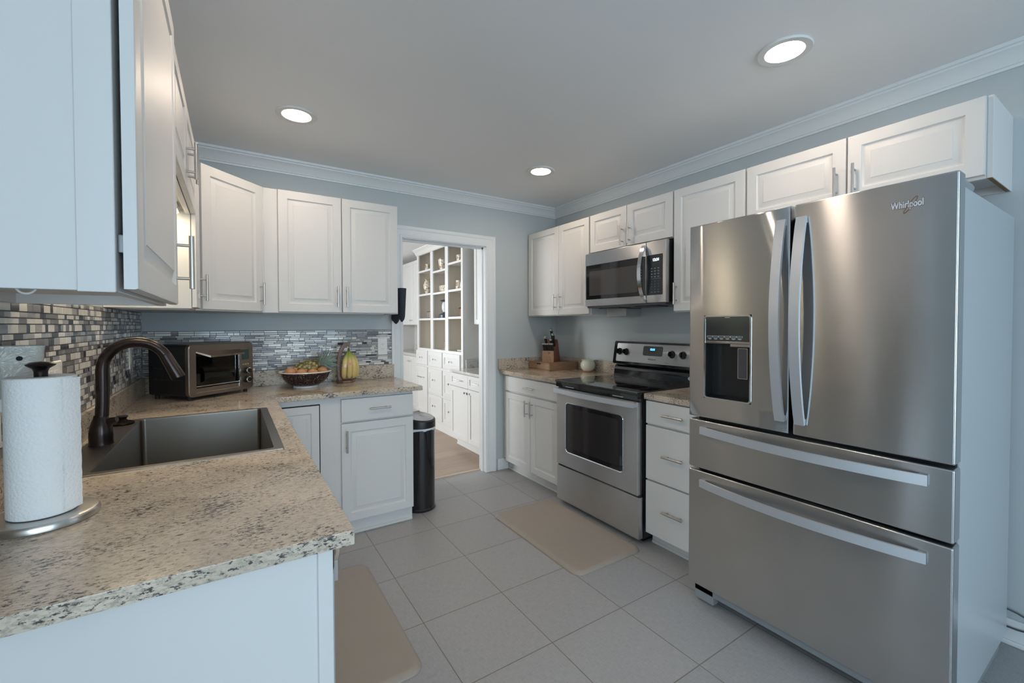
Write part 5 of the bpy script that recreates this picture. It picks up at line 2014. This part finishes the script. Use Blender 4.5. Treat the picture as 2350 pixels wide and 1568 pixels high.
# ------------------------------------------------------------------ oven mitts on the cabinet side
def mitt(x, y, zt, L_, wd, ang, label, thumb=1):
    T = Thing('oven_mitt', (x, y, zt - L_), label, 'oven mitt', 'oven mitts on the cabinet side')
    Rz = Matrix.Rotation(ang, 4, 'Z')

    def mp_(p): return Vector((x, y, zt)) + (Rz @ p)
    mb = MB()
    mb.map = mp_
    rings = []
    for i in range(15):
        s = i / 14
        wv_ = wd * (1.05 - .35 * s) * (1 if s < .8 else max(.12, math.sqrt(max(0, 1 - ((s - .8) / .2) ** 2))))
        tv_ = .024 * (1.35 - .5 * s) * (1 if s < .8 else max(.2, math.sqrt(max(0, 1 - ((s - .8) / .2) ** 2))))
        rings.append([Vector((tv_ * math.cos(a) * (1 + .08 * math.sin(9 * a)), wv_ * math.sin(a), -L_ * s)) for a in [2 * math.pi * j / 24 for j in range(24)]])
    mb.rings(rings, False, True)
    b_ = T.part('mitt_body', mb, M['quilt'], sharp=60)
    mb = MB()
    mb.map = mp_
    mb.tube([(0, wd * .4 * thumb, -L_ * .45), (0, wd * .85 * thumb, -L_ * .60), (0, wd * 1.05 * thumb, -L_ * .82), (0, wd * 1.05 * thumb, -L_ * .90)], [.016, .018, .016, .007], 14)
    T.part('thumb', mb, M['quilt'], b_, sharp=60)
    mb = MB()
    mb.map = mp_
    mb.rings([[Vector((.032 * k_ * math.cos(a), wd * k_ * math.sin(a), z_)) for a in [2 * math.pi * j / 24 for j in range(24)]] for k_, z_ in ((1.0, -.004), (.96, -.002), (.9, -.03))], False, True)
    T.part('lining', mb, M['quilt_in'], b_, sharp=60)
    return T


mitt(1.046, 3.105, 1.590, .245, .046, R(-14), 'navy quilted oven mitt hanging nearest on the cabinet side by the doorway', 1)
mitt(1.040, 3.225, 1.545, .215, .044, R(6), 'navy quilted oven mitt hanging behind the first against the wall', 1)

# ice maker tube behind the refrigerator
mb = MB()
mb.tube([(2.655, .50, .18), (2.66, .40, .155), (2.662, .345, .145), (2.664, .28, .120), (2.664, .24, .100), (2.662, .28, .088), (2.660, .345, .078), (2.655, .42, .080), (2.65, .52, .09)], .0035, 10)
single('water_tube', mb, M['darkgrey'], (2.66, .3, .08), 'thin dark water tube looping out from behind the refrigerator', 'tube')

# ------------------------------------------------------------------ room beyond the doorway
def FH(y, x): return frame((x, y, 0), (0, -1, 0), (-1, 0, 0))


W2m = M['white2']
cabinet('base_cabinet', FH(4.770, 2.218), FL2, 1.19, 2.80 - 2.218 - .001, FL2 + .115, .765, 'white shaker base cabinet in the next room, nearest to the doorway', toe=.070, mat=W2m, style='shaker', dstyle='shaker', hmat=M['chrome'], knob=True,
        doors=[(.004, .455, FL2 + .120, .600, (.420, .560)), (.459, .910, FL2 + .120, .600, (.492, .560)), (.914, 1.18, FL2 + .120, .600, None)],
        drawers=[(.004, .455, .608, .757, (.235, .685)), (.459, .910, .608, .757, (.690, .685))], pull_len=.15)
T = Thing('countertop', (2.5, 4.2, .766), 'pale granite countertop on the shaker cabinet in the next room', 'countertop')
T.part('slab', MB().box(2.185, 2.799, 3.60, 4.765, .766, .794, .003), M['granite_pale'])
T.part('backsplash', MB().box(2.78, 2.799, 3.60, 4.765, .794, .894, .002), M['granite_pale'])
T.part('backsplash', MB().box(2.40, 2.78, 4.745, 4.765, .794, .894, .002), M['granite_pale'])
cabinet('wall_cabinet', FH(4.668, 2.488), 1.328, 1.05, 2.80 - 2.488 - .001, 1.328, 2.44, 'tall white shaker wall cabinet in the next room, right of the display shelves', mat=W2m, style='shaker', knob=True, hmat=M['chrome'],
        doors=[(.004, .520, 1.334, 2.43, None), (.524, 1.04, 1.334, 2.43, None)])
# tall hutch
HY0, HY1, HX = 4.775, 6.33, 2.37
T = Thing('display_hutch', (2.58, 5.55, FL2), 'tall white built-in hutch with open shelves and drawers seen through the doorway', 'hutch')
mb = MB()
HT = ZC - .089
mb.box(HX + .0205, 2.799, HY0, HY0 + .02, FL2, HT + .059)
mb.box(HX + .0205, 2.799, HY1 - .02, HY1, FL2, HT + .059)
mb.box(HX + .02, 2.799, HY0, HY1, HT + .06, HT + .08)
stiles = [(4.775, 4.823), (5.205, 5.300), (5.712, 5.805), (6.262, 6.33)]
for y0, y1 in stiles: mb.box(HX, HX + .02, y0, y1, .9855, HT - .0005)
mb.box(HX + .0205, 2.7745, HY0 + .0205, HY1 - .0205, .965, .985)
mb.box(HX, HX + .02, HY0, HY1, HT + .0, HT + .08)
mb.box(HX, HX + .02, HY0, HY1, FL2, .985)
mb.box(HX - .012, HX - .0005, HY0, HY1, FL2, FL2 + .105, .003, 1)
T.part('case', mb, W2m)
mb = MB()
mb.box(2.775, 2.799, HY0 + .0205, HY1 - .0205, FL2, HT + .059)
for y in (5.2525, 5.7585): mb.box(HX + .0205, 2.7745, y - .02, y + .02, .9855, HT + .0585)
mb.box(HX + .0210, 2.7745, HY0 + .0205, HY0 + .024, .9855, HT + .0585)
mb.box(HX + .0210, 2.7745, HY1 - .024, HY1 - .0205, .9855, HT + .0585)
T.part('back_panel', mb, pbr('beige painted interior', (.72, .65, .56), .6), label='beige painted interior')
bays = [(4.823, 5.205, (2.115, 1.765, 1.415)), (5.300, 5.712, (2.060, 1.760, 1.405)), (5.805, 6.262, (2.115, 1.768, 1.408))]
for y0, y1, zs in bays:
    for z in zs:
        T.part('shelf', MB().box(HX + .002, 2.775, y0 - (0 if y0 < 5 else .028), y1 + .028 * (y1 < 6), z - .014, z + .014, .001, 1), W2m)
FHH = frame((HX, HY1, 0), (0, -1, 0), (-1, 0, 0))
cols = [(.0, .440), (.470, .960), (.985, 1.50)]
for i, (a0, a1) in enumerate(cols):
    d_ = T.part('drawer', door_mb(FHH, a0 + .004, a1 - .004, .745, .950, 'shaker'), W2m)
    T.part('knob', knob_mb(FHH, (a0 + a1) / 2, .848), M['chrome'], d_)
    if i == 0:
        d_ = T.part('drawer', door_mb(FHH, a0 + .004, a1 - .004, .03, .715, 'shaker'), W2m)
        T.part('handle', pull_mb(FHH, (a0 + a1) / 2, .56, .20, False), M['chrome'], d_)
    else:
        for z0, z1 in ((.370, .710), (.018, .345)):
            d_ = T.part('drawer', door_mb(FHH, a0 + .004, a1 - .004, z0, z1, 'shaker'), W2m)
            T.part('knob', knob_mb(FHH, (a0 + a1) / 2 - .02, (z0 + z1) / 2 + .02), M['chrome'], d_)
# far unit beyond the hutch
cabinet('wall_cabinet', FH(7.60, 2.488), 1.325, 1.265, 2.80 - 2.488 - .001, 1.325, 2.36, 'white shaker wall cabinet at the far left of the next room, beyond the display shelves', mat=W2m, style='shaker', knob=True, hmat=M['chrome'],
        doors=[(.300, .770, 1.331, 2.355, (.735, 1.40)), (.774, 1.250, 1.331, 2.355, (.810, 1.40))])
cabinet('base_cabinet', FH(7.60, 2.45), FL2, 1.265, 2.80 - 2.45 - .001, FL2 + .10, .83, 'white base cabinet at the far left of the next room, beyond the display shelves', mat=W2m, style='shaker', knob=True, hmat=M['chrome'], toe=.06,
        doors=[(.30, .77, FL2 + .11, .82, (.735, .74)), (.774, 1.25, FL2 + .11, .82, (.81, .74))])
T = Thing('countertop', (2.6, 6.97, .831), 'pale countertop at the far left of the next room', 'countertop')
T.part('slab', MB().box(2.42, 2.799, 6.335, 7.60, .831, .871, .003), M['granite_pale'])
T.part('backsplash', MB().box(2.78, 2.799, 6.335, 7.60, .871, .971, .002), M['granite_pale'])


# pottery on the shelves
def pot(name, y, z, prof, label, cat, mat=None, x=2.50, handle=False, spout=False, parts=()):
    mb = MB().lathe(prof, (x, y, z), 28)
    if not handle:
        return single(name, mb, mat or M['pottery'], (x, y, z), label, cat)
    T = Thing(name, (x, y, z), label, cat)
    T.part('pot_body', mb, mat or M['pottery'])
    h = max(p[1] for p in prof)
    r = max(p[0] for p in prof)
    hb = MB().tube([(x, y + r * .75, z + h * .82), (x, y + r * 1.35, z + h * .78), (x, y + r * 1.45, z + h * .5), (x, y + r * .95, z + h * .28)], r * .09, 8)
    T.part('handle', hb, mat or M['pottery'])
    return T


z1_, z2_, z3_, z4_ = 2.115 + .0145, 1.765 + .0145, 1.415 + .0145, .9855
pot('jug', 6.255 - .03, 2.115 + .0145, [(0, 0), (.030, 0), (.040, .03), (.034, .07), (.028, .085), (.036, .115), (0, .115)], 'small brown flowered cream jug on the top shelf, left column', 'jug', handle=True)
pot('vase', 5.66, 2.060 + .0145, [(0, 0), (.035, 0), (.045, .05), (.060, .11), (.066, .165), (.050, .185), (0, .185)], 'flowered cream vase with a wide mouth on the top shelf, middle column', 'vase')
pot('cup', 5.10, 2.115 + .0145, [(0, 0), (.040, 0), (.050, .02), (.052, .095), (.056, .10), (0, .10)], 'flowered cream cup on the top shelf, right column', 'cup')
pot('vase', 6.25 - .02, 1.768 + .0145, [(0, 0), (.028, 0), (.034, .03), (.060, .10), (.064, .15), (.045, .20), (.030, .215), (.040, .235), (0, .235)], 'tall flowered cream vase on the second shelf, left column', 'vase')
mb = MB()
mb.rings([[Vector((2.50 + .050 * k_ * math.cos(a), 5.76 - .02 + .145 * k_ * math.sin(a), z_)) for a in [2 * math.pi * j / 28 for j in range(28)]] for k_, z_ in ((.7, 1.7745), (.9, 1.80), (1, 1.85), (.93, 1.876), (.85, 1.87))])
mb.map = None
o = single('planter', mb, M['pottery'], (2.50, 5.62, 1.7745), 'oval flowered cream planter on the second shelf, middle column', 'planter')
o.location.y = 5.50
pot('jug', 5.125 + .02, 1.765 + .0145 if False else 1.765 + .0145, [(0, 0), (.040, 0), (.046, .04), (.040, .09), (.044, .125), (0, .125)], 'short flowered cream jug on the second shelf, right column', 'jug', handle=True)
pot('vase', 4.985, 1.765 + .0145, [(0, 0), (.045, 0), (.060, .04), (.050, .10), (.028, .15), (.022, .20), (.034, .235), (0, .235)], 'tall bottle-necked flowered vase on the second shelf, right column', 'vase')
T = Thing('picture_frame', (2.5, 6.20, 1.4225), 'small dark picture frame on the third shelf, left column', 'picture frame')
T.part('frame', MB().box(2.49, 2.505, 6.08, 6.24, 1.4225, 1.532, .002), M['darkgrey'])
T.part('photo', MB().box(2.487, 2.4895, 6.10, 6.16, 1.435, 1.520), pbr('tan photo print', (.42, .33, .26), .4, var=.4, vscale=60))
T.part('photo', MB().box(2.487, 2.4895, 6.175, 6.225, 1.435, 1.520), pbr('grey photo print', (.3, .3, .3), .4, var=.4, vscale=60))
T = Thing('oil_lamp', (2.50, 5.61, 1.4195), 'dark ornate lamp with a pale glass globe on the third shelf, middle column', 'lamp')
T.part('base', MB().lathe([(0, 0), (.085, 0), (.085, .045), (.065, .060), (.030, .068), (.022, .085), (0, .085)], (2.50, 5.60, 1.4195), 28), pbr('dark pewter', (.07, .075, .085), .35, .6))
T.part('globe', MB().lathe([(0, .085), (.022, .085), (.038, .12), (.042, .155), (.036, .20), (.022, .225), (0, .225)], (2.50, 5.60, 1.4195), 28), M['globe'])
T.part('top', MB().lathe([(0, .225), (.022, .225), (.060, .238), (.064, .248), (.03, .256), (0, .256)], (2.50, 5.60, 1.4195), 28), pbr('dark pewter top', (.07, .075, .085), .35, .6))
T = Thing('lantern', (2.50, 5.03, 1.4295), 'small copper lantern on the third shelf, right column', 'lantern')
T.part('body', MB().box(2.465, 2.535, 5.01, 5.08, 1.4295, 1.535, .004), M['copper'])
T.part('roof', MB().lathe([(0, .105), (.062, .105), (.060, .110), (.02, .125), (0, .127)], (2.50, 5.045, 1.4295), 4), M['darkgrey'])
T = Thing('photo_frame', (2.5, 5.56, .9855), 'small cream framed photo on the bottom shelf, middle column', 'picture frame')
T.part('frame', MB().box(2.49, 2.51, 5.475, 5.605, .9855, 1.085, .004), M['pottery'])
T.part('photo', MB().box(2.487, 2.4895, 5.508, 5.572, 1.010, 1.062), pbr('dark photo print', (.12, .11, .11), .4, var=.6, vscale=60))
T = Thing('figurine', (2.5, 5.06, .9855), 'white bird figurine on a flat stand on the bottom shelf, right column', 'figurine')
T.part('stand', MB().box(2.46, 2.54, 4.97, 5.13, .9855, 1.000, .004), M['rim'])
mb = MB()
mb.rings([[Vector((2.50 + r_ * .6 * math.cos(a), y_ + r_ * math.sin(a), z_)) for a in [2 * math.pi * j / 16 for j in range(16)]] for r_, y_, z_ in ((.012, 5.03, 1.000), (.030, 5.03, 1.02), (.036, 5.035, 1.05), (.022, 5.05, 1.08), (.008, 5.075, 1.105))])
T.part('bird', mb, M['rim'], sharp=60)
bpy.context.view_layer.update()
